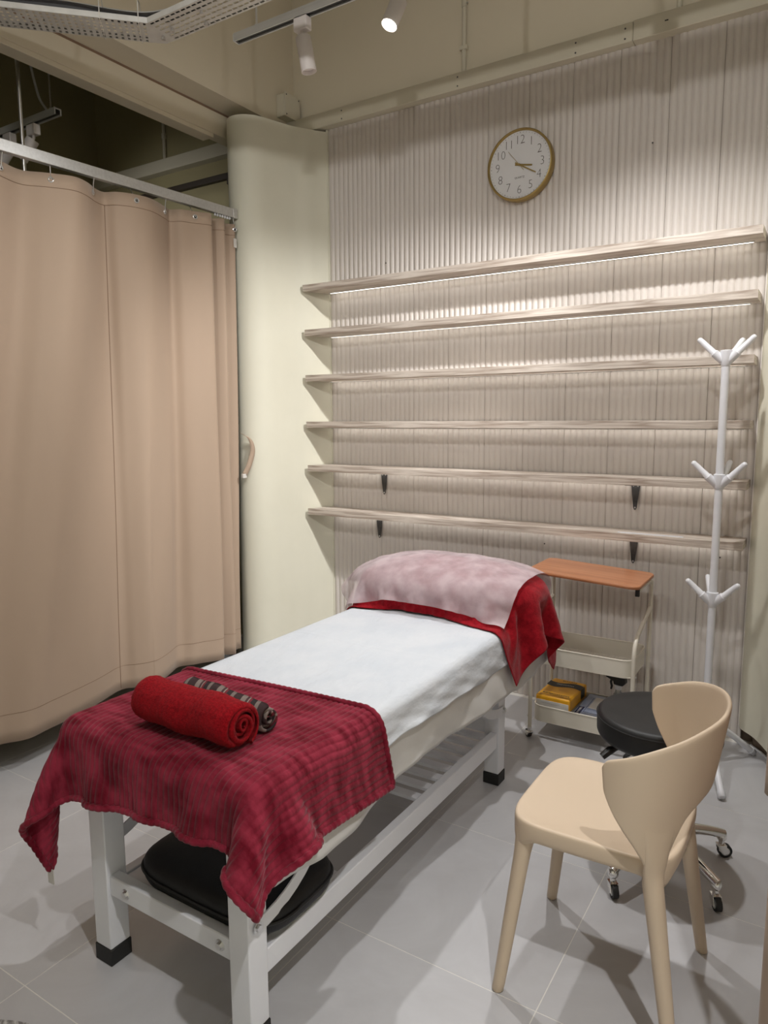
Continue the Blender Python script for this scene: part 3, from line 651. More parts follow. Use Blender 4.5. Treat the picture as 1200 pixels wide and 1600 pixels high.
# ------------------------------------------------------------------ sheets
def sheet(name, label, m, inset_, ztop, hem, y0, y1, flare, seed, drop_far=True):
    rs = np.random.RandomState(seed); xl, xr_ = BX0-inset_, BX1+inset_; r = .034
    ny = 260; rows = []
    ph = rs.rand(8)*6.28
    def crease(x, y): return .0016*(math.exp(-((x+.115+.004*math.sin(9*y))/.004)**2)+math.exp(-((y-.42-.006*math.sin(14*x))/.005)**2)+math.exp(-((y-.80+.03*x)/.005)**2))+.0012*max(0, math.sin(31*x+17*y+2*math.sin(7*y)))**6
    def wr(y, s): return .004*math.sin(7*y+ph[0]+3*s)+.003*math.sin(17*y+ph[1]-5*s)+.0018*math.sin(41*y+ph[2]+9*s)
    for i in range(ny+1):
        y = lerp(y0, y1, i/ny); row = []; hz = hem(y)
        side = []
        for k in range(17):                              # right drop from hem up
            t = k/16; z = lerp(hz, ztop-r, t); out = flare*(1-t)*(.60+.28*math.sin(5.3*y+ph[3])+.12*math.sin(13*y+ph[4]))
            side.append((out+wr(y, t)*(1.2-t), z))
        arc = [(-r+r*math.cos(a), ztop-r+r*math.sin(a)) for a in np.linspace(0, PI/2, 7)[1:]]
        for o_, z in side: row.append((xr_+o_, y, z))
        for o_, z in arc: row.append((xr_+o_, y, z))
        for k in range(1, 90):
            t = k/90; x = lerp(xr_-r, xl+r, t); row.append((x, y, ztop+.0009*math.sin(9*x+6*y+ph[5])+.0007*math.sin(23*y+ph[6]-11*x)+.0012+(crease(x, y) if seed == 5 else 0)))
        for o_, z in arc[::-1]: row.append((xl-o_, y, z))
        for o_, z in side[::-1]: row.append((xl-o_*.9, y, z))
        rows.append(row)
    P = np.array(rows)
    # far end drop
    if drop_far:
        ext = []
        for k in range(1, 12):
            t = k/11; e = P[-1].copy(); cx = (xl+xr_)/2
            dz = min(.02, .02)*0
            if k <= 5:
                a = t*11/5*PI/2; e[:, 1] = y1+r*math.sin(a); top_z = ztop-r+r*math.cos(a)
            else:
                e[:, 1] = y1+r; top_z = lerp(ztop-r, .47, (k-5)/6)
            e[:, 2] = np.minimum(e[:, 2], top_z+.0005*np.arange(len(e))*0)
            ext.append(e)
        P = np.concatenate([P, np.array(ext)])
    o = obj(name, MB().grid(P), m, None, smooth=0, solid=.0012, off=1)
    return tag(o, label, 'sheet')
def hem1(y): return .428+.012*math.sin(4.1*y+.6)+.006*math.sin(11*y)+(.02*max(0, (-.30-y)/.15) if y < -.30 else 0)
def hem2(y): return .548+.012*math.sin(5*y+1)+.004*math.sin(17*y)-(.02 if y > .9 else 0)
sheet('under_sheet', 'plain white under-sheet hanging lowest along the side of the bed', sheetm2, .004, BZ+.0008, hem1, BY0+.012, BY1-.03, .028, 3)
sheet('disposable_sheet', 'bluish white disposable sheet spread over the top of the bed', sheetm, .009, BZ+.0065, hem2, BY0+.02, BY1-.025, .022, 5)
TOP = BZ+.009

# ------------------------------------------------------------------ pillow, towel, veil
pil_c = np.array([-.155, 1.035, TOP+.072]); pil_h = np.array([.372, .205, .112])
pil = thing('pillow', 'plump pillow under the red towel at the head of the bed', 'pillow', (float(pil_c[0]), float(pil_c[1]), float(TOP)))
P = superbox(0, 0, .072, .352, .187, .098, .62)
P[..., 2] = np.maximum(P[..., 2], .002)
obj('pillow_case', MB().grid(P), whitep, pil, smooth=0)
def pil_sd(X):
    q = np.abs((X-pil_c)/np.array([.372, .203, .112])); 
    # superellipsoid-like distance
    f = (q[..., 0]**3.0+q[..., 1]**3.0)**(2.0/3.0)
    k = np.sqrt(f+q[..., 2]**2.2)+1e-6
    return (k-1)*.10
sheet_c = bc; sheet_h = bh+np.array([.012, .012, .0105])
def bedpil(X): return np.minimum(sd_box(widen(X, .034), sheet_c, sheet_h, .04), pil_sd(X))
du = .0175
def flat(x0, x1, y0, y1, z, rot=0, c=None):
    nx, ny = int(round((x1-x0)/du))+1, int(round((y1-y0)/du))+1
    gx, gy = np.meshgrid(np.linspace(x0, x1, nx), np.linspace(y0, y1, ny), indexing='ij')
    X = np.stack([gx, gy, np.full_like(gx, z)], -1)
    if rot:
        cc = np.array([(x0+x1)/2, (y0+y1)/2]); d = X[..., :2]-cc; co, si = math.cos(rot), math.sin(rot)
        X[..., 0] = cc[0]+d[..., 0]*co-d[..., 1]*si; X[..., 1] = cc[1]+d[..., 0]*si+d[..., 1]*co
    return X
Xt = flat(-.60, .385, .715, 1.405, .88, rot=-.03)
Xt[..., 2] += .01*np.sin(Xt[..., 0]*21)*np.sin(Xt[..., 1]*17)
Xt = drape(Xt, bedpil, .004, steps=300, kb=.03, kd=.16)
Nt = upsample(Xt, 200, 130); n_ = normals(Nt)
uu, vv = np.meshgrid(np.linspace(0, 1, 200), np.linspace(0, 1, 130), indexing='ij')
Nt = Nt+n_*(.0012*np.sin(uu*90+3*np.sin(vv*9))*np.sin(vv*40))[..., None]
tag(obj('pillow_towel', MB().grid(Nt), redcloth, None, smooth=0, solid=.003, off=1), 'dark red towel draped over the pillow and down the side of the bed', 'towel')
# veil: settles on pillow + towel thickness
def veil_sd(X): return bedpil(X)-.0125
Xv = flat(-.64, .195, .728, 1.36, .90, rot=-.02)
Xv = drape(Xv, veil_sd, .003, steps=260, kb=.08, kd=.3)
Nv = upsample(Xv, 150, 110); n_ = normals(Nv)
uu, vv = np.meshgrid(np.linspace(0, 1, 150), np.linspace(0, 1, 110), indexing='ij')
cre = .0022*(np.abs(np.sin(uu*11+vv*6))**8)+.002*(np.abs(np.sin(vv*9-uu*5+1))**10)+.0012*np.sin(uu*37+4*np.sin(vv*13))
Nv = Nv+n_*np.sign(n_[75, 55, 2])*(cre+.004)[..., None]
tag(obj('pillow_veil', MB().grid(Nv), veil, None, smooth=0), 'see-through pale disposable cover laid over the red pillow towel', 'cover')

# ------------------------------------------------------------------ blanket
bl_c = bc; bl_h = bh+np.array([.014, .014, .0115])
bl_sd = lambda X: sd_box(widen(X, .030), bl_c, bl_h, .045)
Xb = flat(BX0-.195, BX1+.198, -.610, -.035, .69, rot=.06)
Xb[..., 0] += .135*(Xb[..., 1]+.035)
Xb = drape(Xb, bl_sd, .005, steps=420, kb=.16, kd=.3)
NU, NV = 560, 120
Nb = upsample(Xb, NU, NV); n_ = normals(Nb)
if n_[NU//2, NV//2, 2] < 0: n_ = -n_
uu, vv = np.meshgrid(np.linspace(0, 1, NU), np.linspace(0, 1, NV), indexing='ij')
nrib = 62
rib = np.abs(np.sin(PI*nrib*(uu+.0022*np.sin(vv*14)+.001*np.sin(vv*41+uu*30))))**.55
Nb2 = Nb+n_*(.001+.0040*rib)[..., None]
blk = thing('plush_blanket', 'crimson ribbed plush blanket draped over the foot of the bed', 'blanket', (-.16, -.30, float(TOP)))
bO = np.array([-.16, -.30, TOP])
obj('cloth', MB().grid(Nb2-bO), blanketm, blk, smooth=0, solid=.003, off=-1)
edge = np.concatenate([Nb[:, 0], Nb[-1, 1:], Nb[::-1, -1][1:], Nb[0, ::-1][1:-1]]) ; en = np.concatenate([n_[:, 0], n_[-1, 1:], n_[::-1, -1][1:], n_[0, ::-1][1:-1]])
# resample by length
sl_ = np.concatenate([[0], np.cumsum(np.linalg.norm(np.diff(np.vstack([edge, edge[:1]]), axis=0), axis=1))]); Lt = sl_[-1]
nE = int(Lt/.0035); ts = np.arange(nE)/nE*Lt; E2 = np.vstack([edge, edge[:1]]); N2 = np.vstack([en, en[:1]])
pe = np.stack([np.interp(ts, sl_, E2[:, k]) for k in range(3)], 1); pn = np.stack([np.interp(ts, sl_, N2[:, k]) for k in range(3)], 1)
rad = .0075*(1+.30*np.abs(np.sin(PI*ts/.0175))**.7-.12)
obj('hem_roll', MB().tube((pe+pn*.004-bO).tolist(), rad.tolist(), 10, closed=True), blanketm, blk, smooth=0)
tipc = Nb[0, 0]-bO
obj('care_label', MB().box(tipc[0]-.012, tipc[0]+.012, tipc[1]-.004, tipc[1]-.002, tipc[2]-.035, tipc[2]+.005), whitep, blk)

# ------------------------------------------------------------------ rolled towels
def roll(name, label, cat, p0, p1, R, turns, m, fuzz, nlen=44, band=False, squash=1.0, seed=1, start=0.0):
    p0, p1 = Vector(p0), Vector(p1); ax = (p1-p0); Ln = ax.length; ax.normalize(); up_ = Vector((0, 0, 1)); sd_ = ax.cross(up_).normalized()
    rs = np.random.RandomState(seed); na = int(turns*30); th = R/turns
    r = thing(name, label, cat, tuple((p0+p1)/2-Vector((0, 0, R*squash))))
    org = (p0+p1)/2-Vector((0, 0, R*squash)); V = []; bands = []
    G = np.zeros((2, na+1, nlen+1, 3))
    for s_ in range(2):
        for i in range(na+1):
            a = start+2*PI*turns*i/na; rr_ = max(.003, R*(i/na)**.9*.97+.004)-(th*.62 if s_ == 0 else 0)*min(1, i/na*2+.3)
            rr_ = max(rr_, .0015)
            for j in range(nlen+1):
                t = j/nlen; edge_ = min(t, 1-t)*nlen
                rd = rr_+fuzz*(rs.rand()-.5)+.0022*math.sin(5*a*.3+9*t+seed)+.0016*math.sin(17*t+a)
                rd *= 1-.16*math.exp(-edge_*.9)*(i/na)
                off = (t-.5)*Ln+.004*math.sin(a*.5+seed)
                c = ax*off+sd_*(math.cos(a)*rd)+up_*(math.sin(a)*rd*squash)+Vector((0, 0, R*squash))
                G[s_, i, j] = c
    mb = MB(); mb.grid(G[1]); 
    n1_ = (na+1)*(nlen+1); mb2 = MB(); mb2.grid(G[0]); mb2.f = [q[::-1] for q in mb2.f]; mb.add(mb2.v, mb2.f)
    b = nlen+1
    for i in range(na):
        mb.f.append((i*b, i*b+n1_, (i+1)*b+n1_, (i+1)*b)); mb.f.append((i*b+nlen, (i+1)*b+nlen, (i+1)*b+nlen+n1_, i*b+nlen+n1_))
    for j in range(nlen): mb.f.append((na*b+j, na*b+j+1, na*b+j+1+n1_, na*b+j+n1_))
    o = obj('rolled_cloth', mb, m, r, smooth=0)
    if band:
        at = o.data.attributes.new('band', 'FLOAT', 'POINT')
        vals = []
        for s_ in range(2):
            for i in range(na+1):
                for j in range(nlen+1): vals.append((j/nlen)*3.4+i/na*turns*.9)
        at.data.foreach_set('value', vals)
    return r
zb = TOP+.010
roll('rolled_towel', 'rolled bright red terry towel lying on the crimson blanket', 'towel', (-.275, -.372, zb+.058), (.040, -.372, zb+.058), .060, 4.2, redtow, .0022, nlen=70, squash=.96, seed=2, start=-3.35)
roll('rolled_cloth', 'rolled dark brown striped cloth behind the red towel', 'cloth', (-.275, -.235, zb+.036), (.025, -.272, zb+.036), .038, 3.2, stripem, .0008, nlen=46, band=True, squash=.92, seed=5, start=.4)

# ================================================================== CHAIR
ch = thing('side_chair', 'beige moulded plastic chair with a wraparound backrest beside the bed', 'chair', (.70, .212, 0))
co = Vector((.70, .212, 0))
def seat_outline(n, sc=1.0):
    pts = []
    for k in range(n):
        a = 2*PI*k/n; c, s_ = math.cos(a), math.sin(a); e = .42
        x = math.copysign(abs(c)**e, c); y = math.copysign(abs(s_)**e, s_)
        hw = .203-.012*(x+1)/2*1.0
        pts.append((x*.192*sc-.005, y*hw*sc))
    return pts
n = 72; rings = []
for sc, z in ((.80, .415), (.95, .412), (.985, .416), (1.0, .426), (1.002, .446), (.997, .4535), (.985, .4575), (.96, .4585), (.90, .456), (.75, .450), (.5, .445), (.25, .443)):
    rings.append([(x, y, z-(.006*max(0, x)*5 if z > .44 else 0)-(.030*abs(math.sin(4*PI*k/n))**5*min(1, (sc-.75)/.2) if z < .43 else 0)) for k, (x, y) in enumerate(seat_outline(n, sc))])
mb = MB(); v = [p for r_ in rings for p in r_]; f = []
for i in range(len(rings)-1):
    for k in range(n): f.append((i*n+k, i*n+(k+1) % n, (i+1)*n+(k+1) % n, (i+1)*n+k))
f.append(tuple(range(n-1, -1, -1))); f.append(tuple((len(rings)-1)*n+k for k in range(n))); mb.add(v, f)
obj('seat', mb, chairm, ch, smooth=60)
def leg(foot, top, r0, r1, flare_to=None):
    foot, top = Vector(foot), Vector(top); path = []; rad_ = []
    for k in range(15):
        t = k/14; p = foot.lerp(top, t)
        rr_ = lerp(r0, r1, t)
        if t > .80: 
            q = (t-.80)/.20; rr_ += .006*q*q; 
            if flare_to: p = p+Vector(flare_to)*q*q
        path.append(p); rad_.append(rr_)
    path = [Vector((foot.x, foot.y, .0008))]+path; rad_ = [r0*.8]+rad_; path[1] = Vector((foot.x, foot.y, .005))
    return MB().tube(path, rad_, 18)
for sy in (-1, 1):
    obj('leg', leg((-.203, sy*.199, 0), (-.153, sy*.157, .424), .0145, .0205, None), chairm, ch, smooth=50)
# backrest shell
ub = np.array([0, .22, .36, .44, .49, .56, .63, .69, .77, .87, .95, 1.0]); zbv = np.array([.570, .565, .543, .492, .446, .428, .432, .462, .497, .537, .577, .620])
ut = np.array([0, .3, .6, .8, .92, .97, 1.0]); ztv = np.array([.757, .752, .730, .706, .692, .684, .668])
def pchip(xq, x, y): return np.interp(xq, x, y)
def smooth_curve(x, y, xq):
    d = catmull(np.stack([x, y], 1).tolist(), 12); return np.interp(xq, d[:, 0], d[:, 1])
def shell(u, z):
    ph = u*math.radians(100); q2 = min(max((z-.43)/(.755-.43), 0), 1)**.8
    return Vector((lerp(.082, .068, q2)+lerp(.112, .185, q2)*math.cos(ph), lerp(.222, .252, q2)*math.sin(ph), z))
NUb, NVb = 97, 15
Pb = np.zeros((NUb, NVb, 3))
us = np.linspace(-1, 1, NUb)
zb_ = smooth_curve(ub, zbv, np.abs(us)); zt_ = smooth_curve(ut, ztv, np.abs(us))
for i, u in enumerate(us):
    ph = u*math.radians(100)
    for j in range(NVb):
        t = j/(NVb-1); z = lerp(zb_[i], zt_[i], t); q = min(max((z-.43)/(.755-.43), 0), 1); q2 = q**.8
        a = lerp(.112, .185, q2); b = lerp(.222, .252, q2); xc = lerp(.082, .068, q2)
        Pb[i, j] = (xc+a*math.cos(ph), b*math.sin(ph), z)
mb = MB(); mb.grid(Pb)
obj('backrest', mb, chairm, ch, smooth=0, solid=.011, sub=1)

for sy in (-1, 1):
    ft = Vector((.203, sy*.206, 0)); secs = []
    kn = shell(sy*.565, .40)
    for k in range(0, 12):
        t = k/11; secs.append((ft.lerp(kn, t), Vector((1, 0, 0)), Vector((0, 1, 0)), lerp(.0145, .0225, t), lerp(.0145, .0225, t)))
    secs[0] = (Vector((ft.x, ft.y, .0008)),)+secs[0][1:]
    for k in range(1, 11):
        t = k/10; z = .40+.145*t; c = shell(sy*.565, z); tg = (shell(sy*.60, z)-shell(sy*.53, z)).normalized(); tg.z = 0; tg.normalize(); nn = Vector((tg.y, -tg.x, 0))
        secs.append((c, tg, nn, lerp(.0225, .040, t), lerp(.0225, .0042, t**.75)))
    ns = 20; mb = MB(); v = []
    for c, ta, nb_, ra, rb in secs:
        ang0 = math.atan2(ta.y, ta.x)
        for k in range(ns):
            a_ = 2*PI*k/ns; d = Vector((math.cos(a_), math.sin(a_), 0)); q1, q2 = d.dot(ta), d.dot(nb_); v.append(c+ta*q1*ra+nb_*q2*rb)
    f = [(i*ns+k, i*ns+(k+1) % ns, (i+1)*ns+(k+1) % ns, (i+1)*ns+k) for i in range(len(secs)-1) for k in range(ns)]+[tuple(range(ns-1, -1, -1)), tuple((len(secs)-1)*ns+k for k in range(ns))]
    obj('leg', mb.add(v, f), chairm, ch, smooth=55)

# ================================================================== STOOL
SX, SY = .712, .740
stl = thing('rolling_stool', 'round black rolling stool on a chrome five-star base behind the chair', 'stool', (SX, SY, 0))
obj('seat_pad', MB().lathe([(.120, .416), (.171, .418), (.179, .424), (.183, .434), (.184, .472), (.182, .488), (.176, .496), (.166, .499), (.10, .5005), (.01, .5005)], 72), blackvin, stl, smooth=40)
obj('seat_seam', MB().tube([(.1845*math.cos(a), .1845*math.sin(a), .484) for a in np.linspace(0, 2*PI, 65)[:-1]], .0016, 6, closed=True), blackrub, stl)
obj('seat_plate', MB().box(-.08, .08, -.08, .08, .405, .4155), blackpl, stl, bevel=.006)
obj('gas_column', MB().lathe([(.026, .10), (.026, .24), (.022, .245), (.014, .246), (.014, .404)], 24), chrome, stl, smooth=40)
obj('hub', MB().lathe([(.030, .075), (.036, .085), (.036, .125), (.028, .135)], 24), chrome, stl, smooth=40)
la = math.radians(222)
obj('height_lever', MB().tube([(.05*math.cos(la), .05*math.sin(la), .402), (.13*math.cos(la), .13*math.sin(la), .398), (.16*math.cos(la), .16*math.sin(la), .39), (.185*math.cos(la), .185*math.sin(la), .372)], [.006, .006, .013, .011], 10), blackpl, stl)
def castor(parent, x, y, ztop, rw, yaw, mfork=chrome):
    c = obj('castor', MB().lathe([(.009, ztop-.022), (.009, ztop)], 12, Matrix.Translation((x, y, 0))), mfork, parent, smooth=40)
    R3 = Matrix.Translation((x, y, 0)) @ Matrix.Rotation(yaw, 4, 'Z'); tr_ = rw*.55
    mb = MB(); mb.tube([R3 @ Vector((tr_, -.008, rw)), R3 @ Vector((tr_, .008, rw))], rw, 24); obj('wheel', mb, blackrub, c, smooth=40)
    mb = MB(); mb.tube([R3 @ Vector((tr_, -.0088, rw)), R3 @ Vector((tr_, .0088, rw))], rw*.62, 20); obj('wheel_hub', mb, alum, c, smooth=40)
    mb = MB()
    for s_ in (-1, 1):
        yy0, yy1 = (s_*.0105, s_*.0125); q = [(-.013, ztop-.02), (.013, ztop-.02), (tr_+.011, rw*.9), (tr_-.004, rw*.55), (-.010, rw*1.2)]
        v = [R3 @ Vector((a, yy0, b)) for a, b in q]+[R3 @ Vector((a, yy1, b)) for a, b in q]; m_ = len(q)
        mb.add(v, [tuple(range(m_)), tuple(range(2*m_-1, m_-1, -1))]+[(i, m_+i, m_+(i+1) % m_, (i+1) % m_) for i in range(m_)])
    v = [R3 @ Vector((a, b, zz)) for zz in (ztop-.022, ztop-.018) for a, b in ((-.014, -.0125), (.014, -.0125), (.014, .0125), (-.014, .0125))]
    mb.add(v, [(3, 2, 1, 0), (4, 5, 6, 7), (0, 1, 5, 4), (1, 2, 6, 5), (2, 3, 7, 6), (3, 0, 4, 7)])
    obj('fork', mb, mfork, c, smooth=None, bevel=.0008)
    return c
for k, aa in enumerate((-107, -32, 40, 112, 184)):
    a = math.radians(aa); u = Vector((math.cos(a), math.sin(a), 0)); path = []
    for t in np.linspace(0, 1, 12):
        r_ = lerp(.028, .238, t); path.append(u*r_+Vector((0, 0, .112-.035*t**2.2)))
    ar = obj('base_arm', MB().tube(path, [lerp(.019, .0145, t) for t in np.linspace(0, 1, 12)], 16), chrome, stl, smooth=50)
    obj('arm_tip', MB().lathe([(.013, .060), (.0155, .064), (.0155, .074), (.012, .082)], 16, Matrix.Translation(u*.232)), chrome, ar, smooth=40)
    castor(stl, u.x*.232, u.y*.232, .061, .0215, a+[.9, -.5, -.2, 2, 1][k])

# ================================================================== COAT STAND
cs = thing('coat_stand', 'white metal coat stand with three tiers of pegs against the right wall', 'coat stand', (.749, 1.507, 0))
obj('pole', MB().tube([(0, 0, .16), (0, 0, .688)], .0145, 18), whitem, cs, smooth=50)
obj('pole', MB().tube([(0, 0, .695), (0, 0, 1.152)], .0145, 18), whitem, cs, smooth=50)
obj('pole', MB().tube([(0, 0, 1.16), (0, 0, 1.612)], .0145, 18), whitem, cs, smooth=50)
for zt, aset in ((1.615, (-172, -10, 62)), (1.150, (-165, -20, 75)), (.688, (-160, -18, 110))):
    hubm = MB().lathe([(.015, zt-.028), (.018, zt-.02), (.021, zt), (.021, zt+.03), (.017, zt+.032)], 18)
    hb_ = obj('peg_hub', hubm, whitem, cs, smooth=40)
    for a_ in aset:
        a = math.radians(a_); u = Vector((math.cos(a), math.sin(a), 0)); b0 = Vector((0, 0, zt-.018)); d = (u*.80+Vector((0, 0, .78))).normalized()
        obj('peg', MB().tube([b0+d*.012, b0+d*.055, b0+d*.057, b0+d*.060, b0+d*.128, b0+d*.135, b0+d*.138], [.014, .0155, .0155, .0118, .0105, .0085, .004], 14), whitem, hb_, smooth=50)
obj('leg_hub', MB().lathe([(.016, .15), (.021, .16), (.023, .19), (.02, .225), (.016, .235)], 18), whitem, cs, smooth=40)
for (fx, fy) in ((.101, -.255), (.165, .205), (-.268, .03)):
    d = Vector((fx, fy, 0)); t0 = Vector((fx*.05, fy*.05, .20)); t1 = Vector((fx, fy, .012))
    lg = obj('leg', MB().tube([t0, t0.lerp(t1, .5)+Vector((0, 0, .004)), t0.lerp(t1, .93)], .0125, 16), whitem, cs, smooth=50)
    dd = (t1-t0).normalized(); obj('foot_cap', MB().tube([t0.lerp(t1, .92), t1-dd*.004, t1], [.0145, .0145, .010], 16), whitem, lg, smooth=50)

# ================================================================== TROLLEY
T0 = Vector((.058, 1.385, 0)); tw, td = .43, .275
ty = thing('utility_trolley', 'cream metal trolley with a brown wooden top beside the pillow', 'trolley', tuple(T0))
pr = .0085
def rrect(x0, x1, y0, y1, r, n=6):
    pts = []
    for cx, cy, a0 in ((x1-r, y0+r, -PI/2), (x1-r, y1-r, 0), (x0+r, y1-r, PI/2), (x0+r, y0+r, PI)):
        for k in range(n+1): a = a0+PI/2*k/n; pts.append((cx+r*math.cos(a), cy+r*math.sin(a)))
    return pts
def basket(z0, z1, nm_):
    o = rrect(.006, tw-.006, .006, td-.006, .045); m_ = len(o); i_ = rrect(.009, tw-.009, .009, td-.009, .043)
    mb = MB(); mb.add([(x, y, z0) for x, y in o]+[(x, y, z1) for x, y in o]+[(x, y, z1) for x, y in i_]+[(x, y, z0) for x, y in i_],
        [(a*m_+k, a*m_+(k+1) % m_, ((a+1) % 4)*m_+(k+1) % m_, ((a+1) % 4)*m_+k) for a in range(4) for k in range(m_)])
    b = obj(nm_, mb, trolm, ty, smooth=40)
    obj('rim', MB().tube([(x, y, z1) for x, y in rrect(.0075, tw-.0075, .0075, td-.0075, .044)], .0032, 8, closed=True), trolm, b)
    mbw = MB(); st_ = .0135                                 # expanded-metal bottom
    lo, hi = (.012, tw-.012), (.012, td-.012)
    for s_ in (-1, 1):
        k = -td*2
        c0 = -1.0
        while c0 < 1.2:
            pts = []
            for x in (lo[0], lo[1]):
                pts.append((x, .5*s_*(x-tw/2)+c0))
            # clip to y-range
            (xa, ya), (xb, yb) = pts
            def cl(xa, ya, xb, yb):
                t0_, t1_ = 0., 1.
                dy = yb-ya
                for lim, sg in ((hi[0], 1), (hi[1], -1)):
                    da, db = sg*(ya-lim), sg*(yb-lim)
                    if da < 0 and db < 0: return None
                    if da < 0: t0_ = max(t0_, da/(da-db))
                    elif db < 0: t1_ = min(t1_, da/(da-db))
                if t1_-t0_ < .01: return None
                return (lerp(xa, xb, t0_), lerp(ya, yb, t0_)), (lerp(xa, xb, t1_), lerp(ya, yb, t1_))
            r_ = cl(xa, ya, xb, yb)
            if r_: mbw.tube([(r_[0][0], r_[0][1], z0+.002), (r_[1][0], r_[1][1], z0+.002)], .0015, 4, caps=False)
            c0 += st_
    m2 = obj('mesh_bottom', mbw, trolm, b, smooth=None)
    return b
basket(.082, .152, 'lower_basket'); basket(.345, .418, 'middle_basket')
for sx in (0, tw):
    # front post rising into the handle that meets the rear post
    path = catmull([(sx, 0, .046), (sx, 0, .30), (sx, 0, .42), (sx, .004, .458), (sx, .020, .492), (sx, .052, .515), (sx, .12, .540), (sx, td-.004, .585)], 6).tolist()
    fp = obj('front_post', MB().tube(path, pr, 14), trolm, ty, smooth=50)
    ztop_ = .735 if sx == 0 else .713
    path = catmull([(sx, td, .046), (sx, td, .40), (sx, td, ztop_-.045), (sx, td-.012, ztop_-.014), (sx, td-.05, ztop_-.002), (sx, .10, ztop_-.001), (sx, .03, ztop_-.001)], 6).tolist()
    obj('rear_post', MB().tube(path, pr, 14), trolm, ty, smooth=50)
    obj('hinge_bracket', MB().box(sx-.008, sx+.008, .012, .028, ztop_-.024, ztop_+.004), blackpl, ty, bevel=.002)
    for yy in (0, td):
        for zz in (.10, .36): obj('screw', MB().lathe([(.004, 0), (.003, .003)], 8, Matrix.Translation((sx+(pr if sx else -pr), yy, zz)) @ Matrix.Rotation(PI/2 if sx else -PI/2, 4, 'Y')), steel, fp)
        castor(ty, sx, yy, .049, .018, [2.4, .5, 4.1, 1.1][int(sx > 0)*2+int(yy > 0)])
tilt = -.0215/.43
tp = rrect(-.022, .4265+.018, -.030, td+.005, .035)
tp2 = rrect(-.020, .4265+.016, -.028, td+.003, .034)
mb = MB(); m_ = len(tp)
zt0 = .7455
lev = [(tp2, zt0-.0), (tp, zt0+.003), (tp, zt0+.011), (tp2, zt0+.0135)]
v = [(x, y, z+tilt*x) for ring, z in lev for x, y in ring]
f = [(a*m_+k, a*m_+(k+1) % m_, (a+1)*m_+(k+1) % m_, (a+1)*m_+k) for a in range(3) for k in range(m_)]+[tuple(range(m_-1, -1, -1)), tuple(3*m_+k for k in range(m_))]
obj('table_top', mb.add(v, f), brownwood, ty, smooth=40)['label'] = 'brown wooden tray top with rounded corners'

# things in the lower basket
zb0 = .086
yp = thing('tissue_pack', 'yellow pack with a black band standing in the lower trolley basket', 'pack', (.150, 1.535, zb0), -.03)
ypo = obj('pack_body', MB().box(-.076, .076, -.115, .115, .0, .105), whitep, yp, bevel=.008, seg=3)
obj('wrapper', MB().box(-.0775, .0775, -.117, .1165, .045, .1065), yellowm, yp, bevel=.009, seg=3)
obj('white_front', MB().box(-.073, .073, -.1185, -.1172, .004, .086), whitep, yp, bevel=.0005)
wb = []
for k in range(25):
    x = lerp(-.0778, .0778, k/24); y = .012*math.sin(x*42); wb.append((x, y))
mb = MB(); m_ = len(wb)
mb.add([(x, y+.018, .1068) for x, y in wb]+[(x, y+.070, .1068) for x, y in wb], [(i, i+1, m_+i+1, m_+i) for i in range(m_-1)])
obj('black_band', mb, blackp, yp, smooth=None, solid=.0006, off=1)
obj('black_band_side', MB().box(.0776, .0781, .03, .082, .06, .104), blackp, yp)
o = obj('lettering', text_mesh('disposables', .0175, .0003), whitep, yp, smooth=None); o.location = (.0, .046, .1076); o.rotation_euler = (0, 0, .10)
o = obj('lettering', text_mesh('BULLARE', .0165, .0003), blackp, yp, smooth=None); o.location = (.005, .093, .1069)
mb = MB(); x = -.058; rs = np.random.RandomState(8)
while x < .058:
    wd = .004+.007*rs.rand(); mb.box(x, x+wd, -.082, -.076, .1066, .107); x += wd+.0025
for k in range(9): mb.box(-.02+k*.007, -.0155+k*.007, -.093, -.0895, .1066, .107)
obj('print_line', mb, blackp, yp, smooth=None)
mb = MB(); x = -.05
while x < .03: wd = .004+.005*rs.rand(); mb.box(x, x+wd, -.1190, -.1186, .074, .077); x += wd+.002
obj('print_line', mb, greyfoam, yp, smooth=None)
bp_ = thing('disposable_pack', 'flat blue and white DISPOSABLE pack leaning in the lower trolley basket', 'pack', (.302, 1.525, zb0), -.05)
bp_.rotation_euler = (math.radians(5), math.radians(1), -.05)
obj('pack_body', MB().box(-.065, .065, -.118, .118, .006, .058), bluepack, bp_, bevel=.006, seg=3)
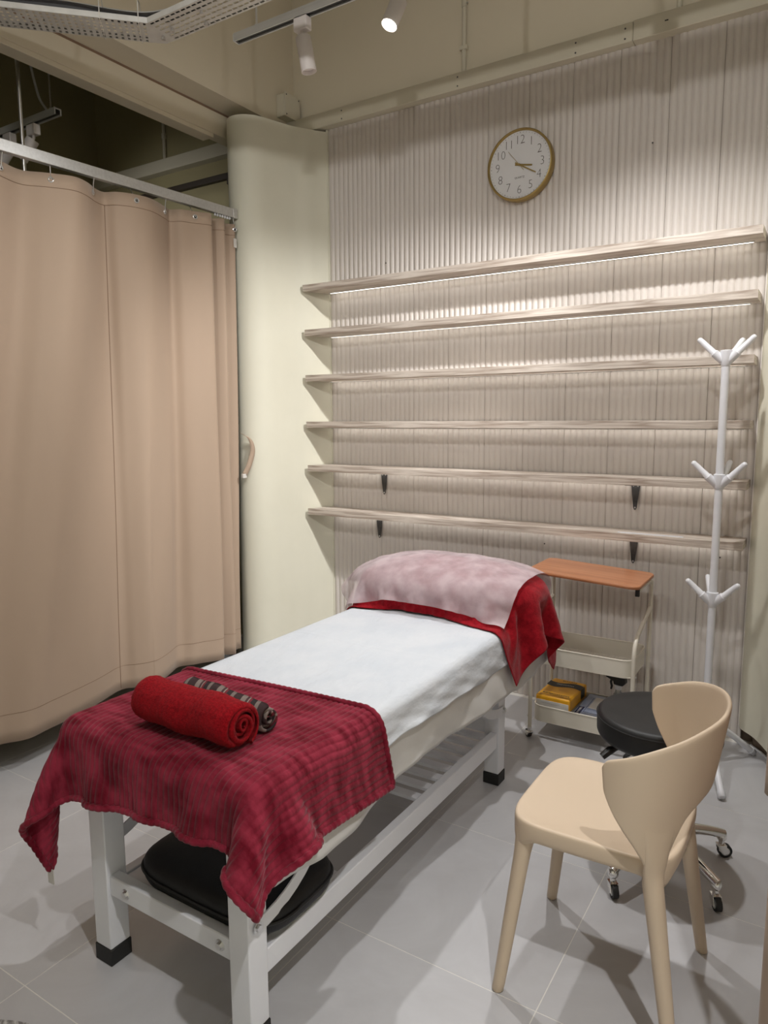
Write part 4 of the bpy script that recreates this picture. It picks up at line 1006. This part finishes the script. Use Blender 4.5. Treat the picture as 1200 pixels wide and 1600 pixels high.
obj('window_panel', MB().box(-.022, .055, -.02, .09, .0581, .0588), whitep, bp_)
obj('label_patch', MB().box(-.064, .015, -.1187, -.1182, .022, .044), navy, bp_)
o = obj('lettering', text_mesh('DISPOSABLE', .0135, .0003), whitep, bp_, smooth=None); o.rotation_euler = (PI/2, 0, 0); o.location = (-.0245, -.1189, .033)
obj('label_patch', MB().box(-.060, -.036, -.10, -.02, .0581, .0587), navy, bp_)
o = obj('lettering', text_mesh('DISPOSABLE', .0125, .0003), whitep, bp_, smooth=None); o.rotation_euler = (0, 0, PI/2); o.location = (-.048, -.06, .0589)
obj('print_frame', MB().box(-.03, .06, -.062, -.0605, .0581, .0587).box(-.03, -.0285, -.0605, .08, .0581, .0587), navy, bp_)
sb = thing('spray_bottle', 'clear spray bottle with a black trigger head in the lower trolley basket', 'bottle', (.385, 1.585, zb0), 2.9)
obj('bottle', MB().lathe([(.024, .002), (.028, .006), (.028, .085), (.024, .105), (.013, .125), (.012, .138)], 28), clearpl, sb, smooth=50)
obj('collar', MB().lathe([(.0145, .136), (.0145, .154)], 20), whitem, sb, smooth=40)
hd = obj('trigger_head', MB().prismx([(y, z) for y, z in [(0, 0), (0, 0)]], 0, 0) if False else MB().add(
    [(a, s_*.011, b) for s_ in (-1, 1) for a, b in [(-.022, .155), (.018, .155), (.022, .170), (.055, .180), (.058, .196), (.03, .203), (-.012, .204), (-.034, .190), (-.036, .172)]],
    [tuple(range(9)), tuple(range(17, 8, -1))]+[(i, 9+i, 9+(i+1) % 9, (i+1) % 9) for i in range(9)]), blackpl, sb, bevel=.003)
obj('trigger', MB().tube([(.030, 0, .178), (.036, 0, .160), (.031, 0, .142), (.034, 0, .128)], [.006, .0055, .005, .004], 10), blackpl, sb, smooth=50)

# ================================================================== floor mat at the corner
mt = MB().lathe([(.36, .0005), (.365, .004), (.362, .010), (.35, .012), (.05, .012)], 64)
o = obj('floor_mat', mt, matm, None, smooth=40, loc=(-.275, -1.01, 0)); tag(o, 'grey marbled round mat on the floor in front of the bed', 'mat')
